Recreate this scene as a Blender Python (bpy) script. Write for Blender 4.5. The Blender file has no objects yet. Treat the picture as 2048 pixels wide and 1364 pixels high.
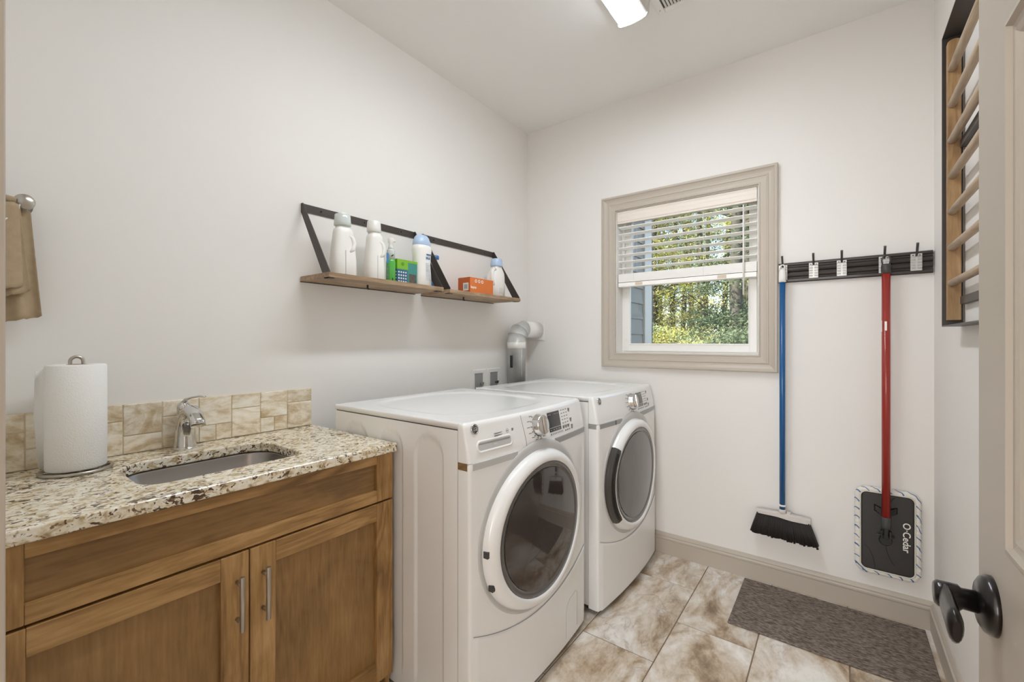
import bpy, bmesh, math, random
from mathutils import Vector, Matrix
random.seed(7)
C = bpy.context.scene.collection
SC = bpy.context.scene
PI = math.pi
sin, cos = math.sin, math.cos

# ------------------------------------------------------------------ camera
cam_d = bpy.data.cameras.new('camera'); cam = bpy.data.objects.new('camera', cam_d); C.objects.link(cam)
cam_d.sensor_width = 36.0; cam_d.sensor_fit = 'HORIZONTAL'
cam_d.lens = 870.5 / 2048 * 36.0
cam_d.clip_start = 0.01; cam_d.clip_end = 300
yaw = math.atan2(651, 870.5)
cam.location = (1.7942, -2.5862, 1.244)
cam.rotation_euler = (PI / 2, 0, yaw)
SC.camera = cam

# ------------------------------------------------------------------ world, sun, exposure
SC.view_settings.view_transform = 'Standard'
SC.view_settings.look = 'None'
SC.view_settings.gamma = 1.0
SC.view_settings.use_curve_mapping = False
SC.view_settings.exposure = 0.0
SC.cycles.use_denoising = True
SC.cycles.max_bounces = 14
SC.cycles.diffuse_bounces = 10
SC.cycles.transparent_max_bounces = 24
SC.cycles.sample_clamp_indirect = 6.0
W = bpy.data.worlds.new('sky'); SC.world = W; W.use_nodes = True
wn = W.node_tree.nodes; wl = W.node_tree.links; wn.clear()
wo = wn.new('ShaderNodeOutputWorld'); bg = wn.new('ShaderNodeBackground'); sk = wn.new('ShaderNodeTexSky')
sk.sky_type = 'NISHITA'; sk.sun_disc = False; sk.sun_elevation = math.radians(46); sk.sun_rotation = math.radians(215)
sk.air_density = 1.0; sk.dust_density = 1.5; sk.ozone_density = 1.0
bg.inputs['Strength'].default_value = 0.62
wl.new(sk.outputs[0], bg.inputs['Color']); wl.new(bg.outputs[0], wo.inputs['Surface'])

def light(name, kind, loc, energy, color=(1, 1, 1), size=None, rot=(0, 0, 0), sizey=None):
    d = bpy.data.lights.new(name, kind); o = bpy.data.objects.new(name, d); C.objects.link(o)
    o.location = loc; o.rotation_euler = rot; d.energy = energy; d.color = color
    if kind == 'AREA':
        d.shape = 'RECTANGLE'; d.size = size; d.size_y = sizey or size
    return o
sun = light('sun', 'SUN', (0, -4, 12), 15.0, (1.0, .93, .80)); sun.data.angle = math.radians(.6)
sun.rotation_euler = Vector((-.45, -.62, .68)).to_track_quat('Z', 'Y').to_euler()
LENS_EMIT = 44.0
hall_fill = light('hall_fill_light', 'AREA', (1.62, -5.5, 1.5), 82.0, (.97, .985, 1.0), 1.7, (PI / 2, 0, 0), 1.7)  # added unseen fill lamp brightening the back wall; the hall has no window

# ------------------------------------------------------------------ helpers
def lin(c):
    return tuple(((v / 255) / 12.92 if v / 255 <= .04045 else ((v / 255 + .055) / 1.055) ** 2.4) for v in c)

MATS = {}
def mat(name, col, rough=.5, metal=0., spec=.5, coat=0., bump=None, emit=None, var=None):
    """plain procedural material; var=(scale, amount) gives mottling, bump=(scale, strength)"""
    if name in MATS: return MATS[name]
    m = bpy.data.materials.new(name); m.use_nodes = True; MATS[name] = m
    n = m.node_tree.nodes; l = m.node_tree.links; b = n['Principled BSDF']
    rgb = lin(col)
    b.inputs['Base Color'].default_value = (*rgb, 1); b.inputs['Roughness'].default_value = rough
    b.inputs['Metallic'].default_value = metal; b.inputs['Specular IOR Level'].default_value = spec
    b.inputs['Coat Weight'].default_value = coat; b.inputs['Coat Roughness'].default_value = .06
    tc = n.new('ShaderNodeTexCoord')
    v = var or (9, .03)
    no = n.new('ShaderNodeTexNoise'); no.inputs['Scale'].default_value = v[0]; no.inputs['Detail'].default_value = 4
    l.new(tc.outputs['Object'], no.inputs['Vector'])
    mr = n.new('ShaderNodeMapRange'); mr.inputs[1].default_value = .25; mr.inputs[2].default_value = .75
    mr.inputs[3].default_value = 1 - v[1]; mr.inputs[4].default_value = 1 + v[1]
    l.new(no.outputs['Fac'], mr.inputs[0])
    hs = n.new('ShaderNodeHueSaturation'); hs.inputs['Color'].default_value = (*rgb, 1)
    l.new(mr.outputs[0], hs.inputs['Value']); l.new(hs.outputs[0], b.inputs['Base Color'])
    if bump:
        nb = n.new('ShaderNodeTexNoise'); nb.inputs['Scale'].default_value = bump[0]; nb.inputs['Detail'].default_value = 3
        bp = n.new('ShaderNodeBump'); bp.inputs['Strength'].default_value = bump[1]; bp.inputs['Distance'].default_value = .002
        l.new(tc.outputs['Object'], nb.inputs['Vector']); l.new(nb.outputs['Fac'], bp.inputs['Height']); l.new(bp.outputs[0], b.inputs['Normal'])
    if emit:
        b.inputs['Emission Color'].default_value = (*lin(col), 1); b.inputs['Emission Strength'].default_value = emit
    return m

def ramp(n, stops):
    r = n.new('ShaderNodeValToRGB'); e = r.color_ramp.elements
    while len(e) < len(stops): e.new(.5)
    for i, (p, c) in enumerate(stops):
        e[i].position = p; e[i].color = (*lin(c), 1)
    return r

def wood(name, base, dark, light_, axis='Z', scale=1., rough=.42, coat=.15, rings_=.075):
    if name in MATS: return MATS[name]
    m = bpy.data.materials.new(name); m.use_nodes = True; MATS[name] = m
    n = m.node_tree.nodes; l = m.node_tree.links; b = n['Principled BSDF']
    b.inputs['Roughness'].default_value = rough; b.inputs['Coat Weight'].default_value = coat; b.inputs['Coat Roughness'].default_value = .25
    tc = n.new('ShaderNodeTexCoord'); oi = n.new('ShaderNodeObjectInfo')
    add = n.new('ShaderNodeVectorMath'); add.operation = 'ADD'
    mul = n.new('ShaderNodeVectorMath'); mul.operation = 'SCALE'; mul.inputs['Scale'].default_value = 13.
    cmb = n.new('ShaderNodeCombineXYZ')
    for k in range(3): l.new(oi.outputs['Random'], cmb.inputs[k])
    l.new(cmb.outputs[0], mul.inputs[0]); l.new(tc.outputs['Object'], add.inputs[0]); l.new(mul.outputs[0], add.inputs[1])
    mp = n.new('ShaderNodeMapping'); s = [1, 1, 1]; s['XYZ'.index(axis)] = .10
    mp.inputs['Scale'].default_value = [v * scale for v in s]
    l.new(add.outputs[0], mp.inputs[0])
    n1 = n.new('ShaderNodeTexNoise'); n1.inputs['Scale'].default_value = 11; n1.inputs['Detail'].default_value = 3; n1.inputs['Distortion'].default_value = .8
    l.new(mp.outputs[0], n1.inputs['Vector'])
    # growth-ring bands out of the distorted noise
    mm = n.new('ShaderNodeMath'); mm.operation = 'MULTIPLY'; mm.inputs[1].default_value = 42
    sn = n.new('ShaderNodeMath'); sn.operation = 'SINE'
    l.new(n1.outputs['Fac'], mm.inputs[0]); l.new(mm.outputs[0], sn.inputs[0])
    n2 = n.new('ShaderNodeTexNoise'); n2.inputs['Scale'].default_value = 150; n2.inputs['Detail'].default_value = 6
    l.new(mp.outputs[0], n2.inputs['Vector'])
    n3 = n.new('ShaderNodeTexNoise'); n3.inputs['Scale'].default_value = 5; n3.inputs['Detail'].default_value = 4; n3.inputs['Distortion'].default_value = .6
    l.new(add.outputs[0], n3.inputs['Vector'])
    def math_(op, a, bb):
        q = n.new('ShaderNodeMath'); q.operation = op
        for i, v in enumerate((a, bb)):
            if isinstance(v, (int, float)): q.inputs[i].default_value = v
            else: l.new(v, q.inputs[i])
        return q.outputs[0]
    f = math_('ADD', math_('MULTIPLY', sn.outputs[0], rings_), math_('MULTIPLY', n2.outputs['Fac'], .42))
    f = math_('ADD', f, math_('MULTIPLY', n3.outputs['Fac'], .60))
    r = ramp(n, [(.28, dark), (.52, base), (.78, light_)])
    l.new(f, r.inputs[0]); l.new(r.outputs[0], b.inputs['Base Color'])
    bp = n.new('ShaderNodeBump'); bp.inputs['Strength'].default_value = .12; bp.inputs['Distance'].default_value = .001
    l.new(n2.outputs['Fac'], bp.inputs['Height']); l.new(bp.outputs[0], b.inputs['Normal'])
    return m

class MB:
    """collects shapes into one mesh"""
    def __init__(s): s.v = []; s.f = []; s.sm = []
    def add(s, vs, fs, smooth=False):
        k = len(s.v); s.v += [tuple(v) for v in vs]
        for f in fs: s.f.append([i + k for i in f]); s.sm.append(smooth)
        return s
    def box(s, x0, x1, y0, y1, z0, z1):
        x0, x1 = sorted((x0, x1)); y0, y1 = sorted((y0, y1)); z0, z1 = sorted((z0, z1))
        vs = [(x, y, z) for x in (x0, x1) for y in (y0, y1) for z in (z0, z1)]
        return s.add(vs, [(0, 1, 3, 2), (4, 6, 7, 5), (0, 4, 5, 1), (2, 3, 7, 6), (0, 2, 6, 4), (1, 5, 7, 3)])
    def loft(s, rings, closed=True, caps=True, smooth=True, loop=False):
        n = len(rings[0]); vs = [p for r in rings for p in r]; fs = []
        m = len(rings)
        for i in range(m if loop else m - 1):
            a = i * n; b = ((i + 1) % m) * n
            for j in range(n if closed else n - 1):
                k = (j + 1) % n
                fs.append((a + j, a + k, b + k, b + j))
        s.add(vs, fs, smooth)
        if caps and not loop:
            k = len(s.v) - len(vs)
            s.f.append([k + j for j in range(n)][::-1]); s.sm.append(False)
            s.f.append([k + (m - 1) * n + j for j in range(n)]); s.sm.append(False)
        return s
    def tube(s, pts, r, n=12, caps=True, loop=False, flat=1.0):
        pts = [Vector(p) for p in pts]; m = len(pts); rings = []
        up = None
        for i, p in enumerate(pts):
            if loop: t = (pts[(i + 1) % m] - pts[i - 1]).normalized()
            else: t = (pts[min(i + 1, m - 1)] - pts[max(i - 1, 0)]).normalized()
            if up is None:
                up = Vector((0, 0, 1)) if abs(t.z) < .9 else Vector((1, 0, 0))
            u = (up - t * up.dot(t)).normalized(); up = u; w = t.cross(u)
            rr = r[i] if isinstance(r, (list, tuple)) else r
            rings.append([p + (u * cos(a) * flat + w * sin(a)) * rr for a in [2 * PI * k / n for k in range(n)]])
        return s.loft(rings, caps=caps, loop=loop)
    def cyl(s, a, b, r, n=20, r2=None):
        return s.tube([a, b], [r, r if r2 is None else r2], n)
    def lathe(s, prof, c=(0, 0, 0), axis='Z', n=28, sx=1., sy=1., caps=True, smooth=True):
        c = Vector(c); rings = []
        for r, h in prof:
            ring = []
            for k in range(n):
                a = 2 * PI * k / n; p, q = r * cos(a) * sx, r * sin(a) * sy
                if axis == 'Z': ring.append(c + Vector((p, q, h)))
                elif axis == 'X': ring.append(c + Vector((h, p, q)))
                else: ring.append(c + Vector((q, h, p)))
            rings.append(ring)
        return s.loft(rings, caps=caps, smooth=smooth)
    def prism(s, poly, axis, a, b, smooth=False):
        """poly in the two other axes (cyclic order), extruded along axis a..b"""
        def P(p, q, h): return {'X': (h, p, q), 'Y': (p, h, q), 'Z': (p, q, h)}[axis]
        return s.loft([[P(p, q, a) for p, q in poly], [P(p, q, b) for p, q in poly]], smooth=smooth)
    def frame(s, x0, x1, z0, z1, prof, y, sgn=-1):
        """mitred picture frame in an xz plane: prof = [(inset, protrusion)] closed loop"""
        rings = []
        for sx_, sz_ in ((0, 0), (1, 0), (1, 1), (0, 1)):
            ring = []
            for t, h in prof:
                ring.append(((x0 + t) if sx_ == 0 else (x1 - t), y + sgn * h, (z0 + t) if sz_ == 0 else (z1 - t)))
            rings.append(ring)
        return s.loft(rings, loop=True, smooth=False)
    def frame_yz(s, y0, y1, z0, z1, prof, x, sgn=-1):
        rings = []
        for a, b in ((0, 0), (1, 0), (1, 1), (0, 1)):
            rings.append([(x + sgn * h, (y0 + t) if a == 0 else (y1 - t), (z0 + t) if b == 0 else (z1 - t)) for t, h in prof])
        return s.loft(rings, loop=True, smooth=False)

def wloc(o):
    l = Vector((0, 0, 0))
    while o: l = l + o.location; o = o.parent
    return l
def obj(name, mb, material, parent=None, bevel=0, seg=2, sub=0, label=None, origin=None):
    me = bpy.data.meshes.new(name)
    base = wloc(parent) if parent else Vector((0, 0, 0))
    org = Vector(origin) if origin is not None else base
    me.from_pydata([(v[0] - org.x, v[1] - org.y, v[2] - org.z) for v in mb.v], [], mb.f)
    me.polygons.foreach_set('use_smooth', mb.sm)
    bm = bmesh.new(); bm.from_mesh(me); bmesh.ops.recalc_face_normals(bm, faces=bm.faces); bm.to_mesh(me); bm.free()
    me.materials.append(material)
    o = bpy.data.objects.new(name, me); C.objects.link(o)
    o.location = org - base if parent else org
    if parent: o.parent = parent
    if bevel:
        b = o.modifiers.new('bevel', 'BEVEL'); b.width = bevel; b.segments = seg; b.limit_method = 'ANGLE'; b.angle_limit = .6
    if sub:
        b = o.modifiers.new('sub', 'SUBSURF'); b.levels = sub; b.render_levels = sub
    if label: o['label'] = label
    return o
def thing(name, label, cat, loc=(0, 0, 0), group=None):
    o = bpy.data.objects.new(name, None); C.objects.link(o); o.location = loc; o.empty_display_size = .05
    return tag(o, label, cat, group)
def tag(o, label, cat, group=None, kind=None):
    o['label'] = label; o['category'] = cat
    if group: o['group'] = group
    if kind: o['kind'] = kind
    return o
def struct(o): o['kind'] = 'structure'; return o
def text(name, s, size, material, parent, M, extrude=.0004, align='CENTER', shear=0, bold=0):
    """flat lettering as a thin mesh; M maps the xy text plane into the world"""
    cu = bpy.data.curves.new(name, 'FONT'); cu.body = s; cu.size = size; cu.extrude = extrude; cu.align_x = align; cu.align_y = 'CENTER'
    cu.shear = shear; cu.offset = bold; cu.resolution_u = 3
    t = bpy.data.objects.new(name, cu); C.objects.link(t); bpy.context.view_layer.update()
    me = bpy.data.meshes.new_from_object(t); bpy.data.objects.remove(t)
    me.transform(M)
    base = wloc(parent) if parent else Vector((0, 0, 0))
    me.transform(Matrix.Translation(-base)); me.materials.clear(); me.materials.append(material)
    o = bpy.data.objects.new(name, me); C.objects.link(o)
    if parent: o.parent = parent
    return o
def face_x(p, z_up=True):      # text plane facing +x: text x -> +y, text y -> +z
    return Matrix(((0, 0, 1, p[0]), (1, 0, 0, p[1]), (0, 1, 0, p[2]), (0, 0, 0, 1)))
def face_ny(p, roll=0):        # facing -y: text x -> +x, text y -> +z
    return Matrix.Translation(p) @ Matrix(((1, 0, 0, 0), (0, 0, -1, 0), (0, 1, 0, 0), (0, 0, 0, 1))) @ Matrix.Rotation(roll, 4, 'Z')
def smooth(a, b, x):
    t = max(0., min(1., (x - a) / (b - a))); return t * t * (3 - 2 * t)
def rrect(y0, y1, z0, z1, r, n=6):
    pts = []
    for cy_, cz_, a0 in ((y1 - r, z1 - r, 0), (y0 + r, z1 - r, 90), (y0 + r, z0 + r, 180), (y1 - r, z0 + r, 270)):
        for k in range(n + 1):
            a = math.radians(a0 + 90 * k / n); pts.append((cy_ + r * cos(a), cz_ + r * sin(a)))
    return pts

# ------------------------------------------------------------------ materials
m_wall = mat('wall_paint', (233, 230, 226), .62, spec=.25, bump=(420, .05), var=(1.5, .008))
m_ceil = mat('ceiling_paint', (238, 237, 235), .8, spec=.2, var=(1.5, .008))
m_trim = mat('greige_trim_paint', (188, 178, 165), .38, spec=.4, var=(4, .012))
m_door = mat('door_paint', (170, 161, 149), .42, spec=.4, var=(4, .012))
m_white = mat('white_vinyl', (236, 234, 230), .35, var=(6, .01))
m_blind = mat('faux_wood_white', (250, 248, 244), .4, var=(20, .01)); m_val = mat('valance_white', (232, 222, 211), .4, var=(20, .015))
m_enamel = mat('white_enamel', (241, 241, 240), .2, coat=.35, var=(3, .006))
m_chrome = mat('chrome', (215, 214, 212), .07, 1., var=(5, .01))
m_nickel = mat('brushed_nickel', (190, 184, 175), .28, 1., bump=(300, .05))
m_steel = mat('stainless_steel', (165, 160, 156), .3, 1., bump=(200, .06), var=(3, .05))
m_galv = mat('galvanized_duct', (212, 212, 210), .34, .35, coat=.3, bump=(60, .12), var=(18, .10))
m_black = mat('black_metal', (74, 67, 63), .42, .3, var=(14, .06))
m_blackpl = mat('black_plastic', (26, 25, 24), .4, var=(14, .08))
m_dgrey = mat('dark_grey_plastic', (66, 64, 62), .45)
m_grey = mat('grey_plastic', (150, 150, 149), .3, coat=.2)
m_lgrey = mat('light_grey_plastic', (196, 196, 194), .3)
m_bronze = mat('oil_rubbed_bronze', (42, 38, 37), .28, .75, coat=.3, var=(30, .12))
m_espresso = mat('espresso_rail', (54, 46, 42), .38, .1, coat=.1, var=(25, .06))
m_whitepl = mat('white_plastic', (232, 230, 226), .3, coat=.15)
m_wood = wood('honey_maple', (162, 124, 74), (116, 84, 46), (198, 160, 108), 'Y')
m_woodv = wood('honey_maple_upright', (162, 124, 74), (114, 82, 44), (198, 160, 108), 'Z')
m_woodp = wood('honey_maple_panel', (146, 111, 64), (112, 81, 43), (172, 135, 85), 'Z', .9, rings_=.03)
m_woodd = wood('honey_maple_drawer_shaded', (140, 106, 62), (106, 77, 42), (164, 128, 80), 'Y', .9, rings_=.03)  # maple darkened so the sunk drawer panel carries its shade in the colour
m_shelf = wood('shelf_board', (158, 132, 104), (120, 96, 72), (186, 160, 130), 'Y', 1.2, .55, 0)
m_rack = wood('rack_oak', (160, 126, 86), (132, 100, 64), (184, 150, 108), 'Z', 1.4, .5, 0)
m_rung = wood('rung_ash', (182, 160, 134), (154, 130, 104), (200, 180, 154), 'Y', 1.4, .5, 0)
m_fabric = mat('tan_muslin', (176, 156, 128), .95, spec=.1, bump=(700, .5), var=(60, .06))
m_paper = mat('paper_towel', (240, 239, 236), .9, spec=.15, bump=(260, .55), var=(10, .01))

def m_granite_():
    m = bpy.data.materials.new('granite'); m.use_nodes = True
    n = m.node_tree.nodes; l = m.node_tree.links; b = n['Principled BSDF']
    b.inputs['Roughness'].default_value = .22; b.inputs['Coat Weight'].default_value = .1
    tc = n.new('ShaderNodeTexCoord'); mp = n.new('ShaderNodeMapping'); mp.inputs['Rotation'].default_value = (.3, .2, .5); mp.inputs['Scale'].default_value = (1, .75, 1)
    l.new(tc.outputs['Object'], mp.inputs[0])
    def noise(sc, det, dist=0.):
        q = n.new('ShaderNodeTexNoise'); q.inputs['Scale'].default_value = sc; q.inputs['Detail'].default_value = det; q.inputs['Distortion'].default_value = dist
        l.new(mp.outputs[0], q.inputs['Vector']); return q.outputs['Fac']
    a = noise(60, 5, .6); r1 = ramp(n, [(.30, (168, 144, 110)), (.40, (206, 188, 154)), (.49, (232, 222, 198)), (.62, (244, 238, 224))]); l.new(a, r1.inputs[0])
    c = noise(82, 5, .8); cm = noise(15, 3, .4)
    ca = n.new('ShaderNodeMath'); ca.operation = 'MULTIPLY_ADD'; ca.inputs[1].default_value = .45; l.new(cm, ca.inputs[0]); l.new(c, ca.inputs[2])
    r2 = ramp(n, [(.805, (0, 0, 0)), (.85, (255, 255, 255))]); l.new(ca.outputs[0], r2.inputs[0])
    mx = n.new('ShaderNodeMixRGB'); mx.inputs[2].default_value = (*lin((88, 68, 50)), 1)
    l.new(r1.outputs[0], mx.inputs[1]); l.new(r2.outputs[0], mx.inputs[0])
    d = noise(120, 3, .5); r3 = ramp(n, [(.60, (0, 0, 0)), (.66, (255, 255, 255))]); l.new(d, r3.inputs[0])
    mx2 = n.new('ShaderNodeMixRGB'); mx2.inputs[2].default_value = (*lin((140, 110, 82)), 1)
    l.new(mx.outputs[0], mx2.inputs[1]); l.new(r3.outputs[0], mx2.inputs[0]); l.new(mx2.outputs[0], b.inputs['Base Color'])
    return m
m_granite = m_granite_()

def m_stone_(name, stops, scale, veins, rnd, rough, seed_mul=37., dist=1.6):
    m = bpy.data.materials.new(name); m.use_nodes = True
    n = m.node_tree.nodes; l = m.node_tree.links; b = n['Principled BSDF']; b.inputs['Roughness'].default_value = rough
    tc = n.new('ShaderNodeTexCoord'); oi = n.new('ShaderNodeObjectInfo')
    cb = n.new('ShaderNodeCombineXYZ'); mu = n.new('ShaderNodeMath'); mu.operation = 'MULTIPLY'; mu.inputs[1].default_value = seed_mul
    l.new(oi.outputs['Random'], mu.inputs[0]); l.new(mu.outputs[0], cb.inputs[0]); l.new(mu.outputs[0], cb.inputs[2])
    ad = n.new('ShaderNodeVectorMath'); l.new(tc.outputs['Object'], ad.inputs[0]); l.new(cb.outputs[0], ad.inputs[1])
    mp = n.new('ShaderNodeMapping'); mp.inputs['Rotation'].default_value = (0, 0, .75); mp.inputs['Scale'].default_value = (1.0, .55, 1)
    l.new(ad.outputs[0], mp.inputs[0])
    def noise(sc, det, di, rg=.5):
        q = n.new('ShaderNodeTexNoise'); q.inputs['Scale'].default_value = sc; q.inputs['Detail'].default_value = det; q.inputs['Distortion'].default_value = di; q.inputs['Roughness'].default_value = rg
        l.new(mp.outputs[0], q.inputs['Vector']); return q.outputs['Fac']
    r1 = ramp(n, stops); a = noise(scale, 9, dist, .62); a2 = noise(scale * 3.1, 8, .2, .7)
    q1 = n.new('ShaderNodeMath'); q1.operation = 'MULTIPLY'; q1.inputs[1].default_value = .68; l.new(a, q1.inputs[0])
    q2 = n.new('ShaderNodeMath'); q2.operation = 'MULTIPLY_ADD'; q2.inputs[1].default_value = .32; l.new(a2, q2.inputs[0]); l.new(q1.outputs[0], q2.inputs[2]); l.new(q2.outputs[0], r1.inputs[0])
    v = noise(scale * 1.3, 8, dist * 1.4, .6)
    s1 = n.new('ShaderNodeMath'); s1.operation = 'SUBTRACT'; s1.inputs[1].default_value = .5; l.new(v, s1.inputs[0])
    s2 = n.new('ShaderNodeMath'); s2.operation = 'ABSOLUTE'; l.new(s1.outputs[0], s2.inputs[0])
    rv = ramp(n, [(0., (150, 150, 150)), (.035, (0, 0, 0))]); l.new(s2.outputs[0], rv.inputs[0])
    mk = n.new('ShaderNodeMath'); mk.operation = 'MULTIPLY'; l.new(rv.outputs[0], mk.inputs[0])
    n4 = noise(scale * .8, 3, 0.); r4 = ramp(n, [(.42, (0, 0, 0)), (.62, (255, 255, 255))]); l.new(n4, r4.inputs[0]); l.new(r4.outputs[0], mk.inputs[1])
    mx = n.new('ShaderNodeMixRGB'); mx.inputs[2].default_value = (*lin(veins), 1)
    l.new(r1.outputs[0], mx.inputs[1]); l.new(mk.outputs[0], mx.inputs[0])
    hs = n.new('ShaderNodeHueSaturation'); mr = n.new('ShaderNodeMapRange'); mr.inputs[3].default_value = 1 - rnd; mr.inputs[4].default_value = 1 + rnd
    l.new(oi.outputs['Random'], mr.inputs[0]); l.new(mr.outputs[0], hs.inputs['Value']); l.new(mx.outputs[0], hs.inputs['Color']); l.new(hs.outputs[0], b.inputs['Base Color'])
    fb = noise(scale * 14, 4, 0.); bp = n.new('ShaderNodeBump'); bp.inputs['Strength'].default_value = .12; bp.inputs['Distance'].default_value = .002
    l.new(fb, bp.inputs['Height']); l.new(bp.outputs[0], b.inputs['Normal'])
    return m
m_tile = m_stone_('floor_stone', [(.36, (128, 106, 84)), (.43, (178, 156, 130)), (.48, (206, 191, 171)), (.53, (222, 212, 200)), (.60, (240, 236, 230))], 5.5, (96, 76, 60), .07, .28, dist=.8)
m_bstile = m_stone_('tumbled_travertine', [(.36, (186, 162, 124)), (.45, (214, 198, 170)), (.51, (232, 222, 202)), (.60, (244, 238, 226))], 13., (196, 176, 146), .06, .6)
m_grout = mat('grout', (132, 116, 100), .9, bump=(300, .3))
m_bsgrout = mat('backsplash_grout', (214, 202, 178), .9, bump=(300, .3))
m_glass = bpy.data.materials.new('window_glass'); m_glass.use_nodes = True
def glass_nodes(m, tint, g=.0, ior=1.45):
    n = m.node_tree.nodes; l = m.node_tree.links; n.clear(); o = n.new('ShaderNodeOutputMaterial'); t = n.new('ShaderNodeBsdfTransparent'); t.inputs[0].default_value = (*tint, 1)
    gl = n.new('ShaderNodeBsdfGlossy'); gl.inputs['Roughness'].default_value = g; fr = n.new('ShaderNodeFresnel'); fr.inputs[0].default_value = ior; mx = n.new('ShaderNodeMixShader')
    l.new(fr.outputs[0], mx.inputs[0]); l.new(t.outputs[0], mx.inputs[1]); l.new(gl.outputs[0], mx.inputs[2]); l.new(mx.outputs[0], o.inputs[0])
glass_nodes(m_glass, (.97, .98, .97))
m_tglass = bpy.data.materials.new('tinted_door_glass'); m_tglass.use_nodes = True
glass_nodes(m_tglass, (.10, .085, .08), .02, 1.5)

# ================================================================== ROOM
XR = 2.127; YF = -2.56; H = 2.74
mb = MB().box(-.12, 0, YF - .13, 0.16, -.08, H + .1); struct(obj('wall_left', mb, m_wall))
wx0, wx1, wz0, wz1 = .675, 1.466, 1.168, 2.060
mb = MB().box(0, wx0, 0, .16, -.08, H + .1).box(wx1, XR + .12, 0, .16, -.08, H + .1).box(wx0, wx1, 0, .16, -.08, wz0).box(wx0, wx1, 0, .16, wz1, H + .1)
struct(obj('wall_back', mb, m_wall))
struct(obj('wall_right', MB().box(XR, XR + .12, YF - .13, 0, -.08, H + .1), m_wall))
ox0, ox1, oz = 1.165, 1.985, 2.06
mb = MB().box(0, ox0, YF - .13, YF, -.08, H + .1).box(ox1, XR, YF - .13, YF, -.08, H + .1).box(ox0, ox1, YF - .13, YF, oz, H + .1)
struct(obj('wall_front', mb, m_wall))
struct(obj('ceiling', MB().box(0, XR, YF, 0, H, H + .1), m_ceil))
# hallway behind the camera
hy0, hy1, hx0, hx1 = -5.6, YF - .13, .5, 2.9
struct(obj('wall_hall_left', MB().box(hx0 - .1, hx0, hy0, hy1, -.08, H + .1), m_wall))
struct(obj('wall_hall_right', MB().box(hx1, hx1 + .1, hy0, hy1, -.08, H + .1), m_wall))
struct(obj('wall_hall_rear', MB().box(hx0 - .1, hx1 + .1, hy0 - .1, hy0, -.08, H + .1), m_wall))
struct(obj('wall_hall_front', MB().box(XR + .12, hx1 + .1, hy1, hy1 + .1, -.08, H + .1), m_wall))
struct(obj('ceiling_hall', MB().box(hx0, hx1, hy0, hy1, H, H + .1), m_ceil))
struct(obj('floor_hall', MB().box(hx0, hx1, hy0, hy1, -.08, -.001), mat('hall_floor', (150, 120, 88), .4, bump=(90, .2), var=(6, .1))))

# floor tiles
floor = struct(obj('floor', MB().box(0, XR, YF - .13, 0, -.08, -.0025), m_grout))
PW, PL, G = .3045, .606, .0022
meshes = {}
k = -4
while True:
    x0 = .918 + PW * k; x1 = x0 + PW
    if x0 > XR: break
    k += 1
    if x1 < 0: continue
    off = -.300 if (k - 1) % 2 == 0 else .003 + -.0
    y = off + PL * 2
    while y > YF - .13:
        y1 = y; y0 = y - PL; y = y0
        a0, a1, b0, b1 = max(x0 + G, .002), min(x1 - G, XR - .002), max(y0 + G, YF - .128), min(y1 - G, -.002)
        if a1 - a0 < .01 or b1 - b0 < .01: continue
        key = (round(a1 - a0, 3), round(b1 - b0, 3)); w, d = key
        if key not in meshes:
            o = obj('tile', MB().box(-w / 2, w / 2, -d / 2, d / 2, -.004, 0), m_tile, None, bevel=.0012, seg=1); meshes[key] = o
            o.parent = floor
        else:
            s = meshes[key]; o = s.copy(); C.objects.link(o)
        o.location = ((a0 + a1) / 2, (b0 + b1) / 2, 0)

# baseboards
def bb_prof(sgn=1):
    return [(0, 0), (.014, 0), (.014, .083), (.0165, .087), (.0165, .094), (.011, .099), (.012, .106), (.009, .113), (.005, .120), (0, .122)]
mb = MB(); pr = bb_prof(); mb.loft([[(x, -p, z) for p, z in pr] for x in (0, XR)], smooth=False); struct(obj('baseboard_back', mb, m_trim))
mb = MB(); mb.loft([[(XR - p, y, z) for p, z in pr] for y in (-.0165, YF)], smooth=False); struct(obj('baseboard_right', mb, m_trim))
mb = MB(); mb.loft([[(p, y, z) for p, z in pr] for y in (-.0165, -1.60)], smooth=False); struct(obj('baseboard_left', mb, m_trim))

# door frame + door leaf
mb = MB().box(ox0 - .075, ox0 + .012, YF, YF + .016, 0, oz + .07).box(ox1 - .012, ox1 + .06, YF, YF + .016, 0, oz + .07).box(ox0 + .012, ox1 - .012, YF, YF + .016, oz - .012, oz + .07)
struct(obj('trim_1', mb, m_trim, bevel=.004))
mb = MB().box(ox0, ox0 + .016, YF - .13, YF, 0, oz).box(ox1 - .016, ox1, YF - .13, YF, 0, oz).box(ox0 + .016, ox1 - .016, YF - .13, YF, oz - .016, oz)
struct(obj('trim_2', mb, m_trim, bevel=.002))
door = struct(obj('door_1', MB(), m_door, origin=(1.970, -2.535, 0)))
L = .744
def dl(mbx): return mbx
leaf = MB()
ylo, yhi = -2.535, -2.535 + L            # -1.791
xs0, xs1 = 1.953, 1.988
st = .105
pz = [(.14, .80), (1.017, 1.584), (1.70, 1.93)]
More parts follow.
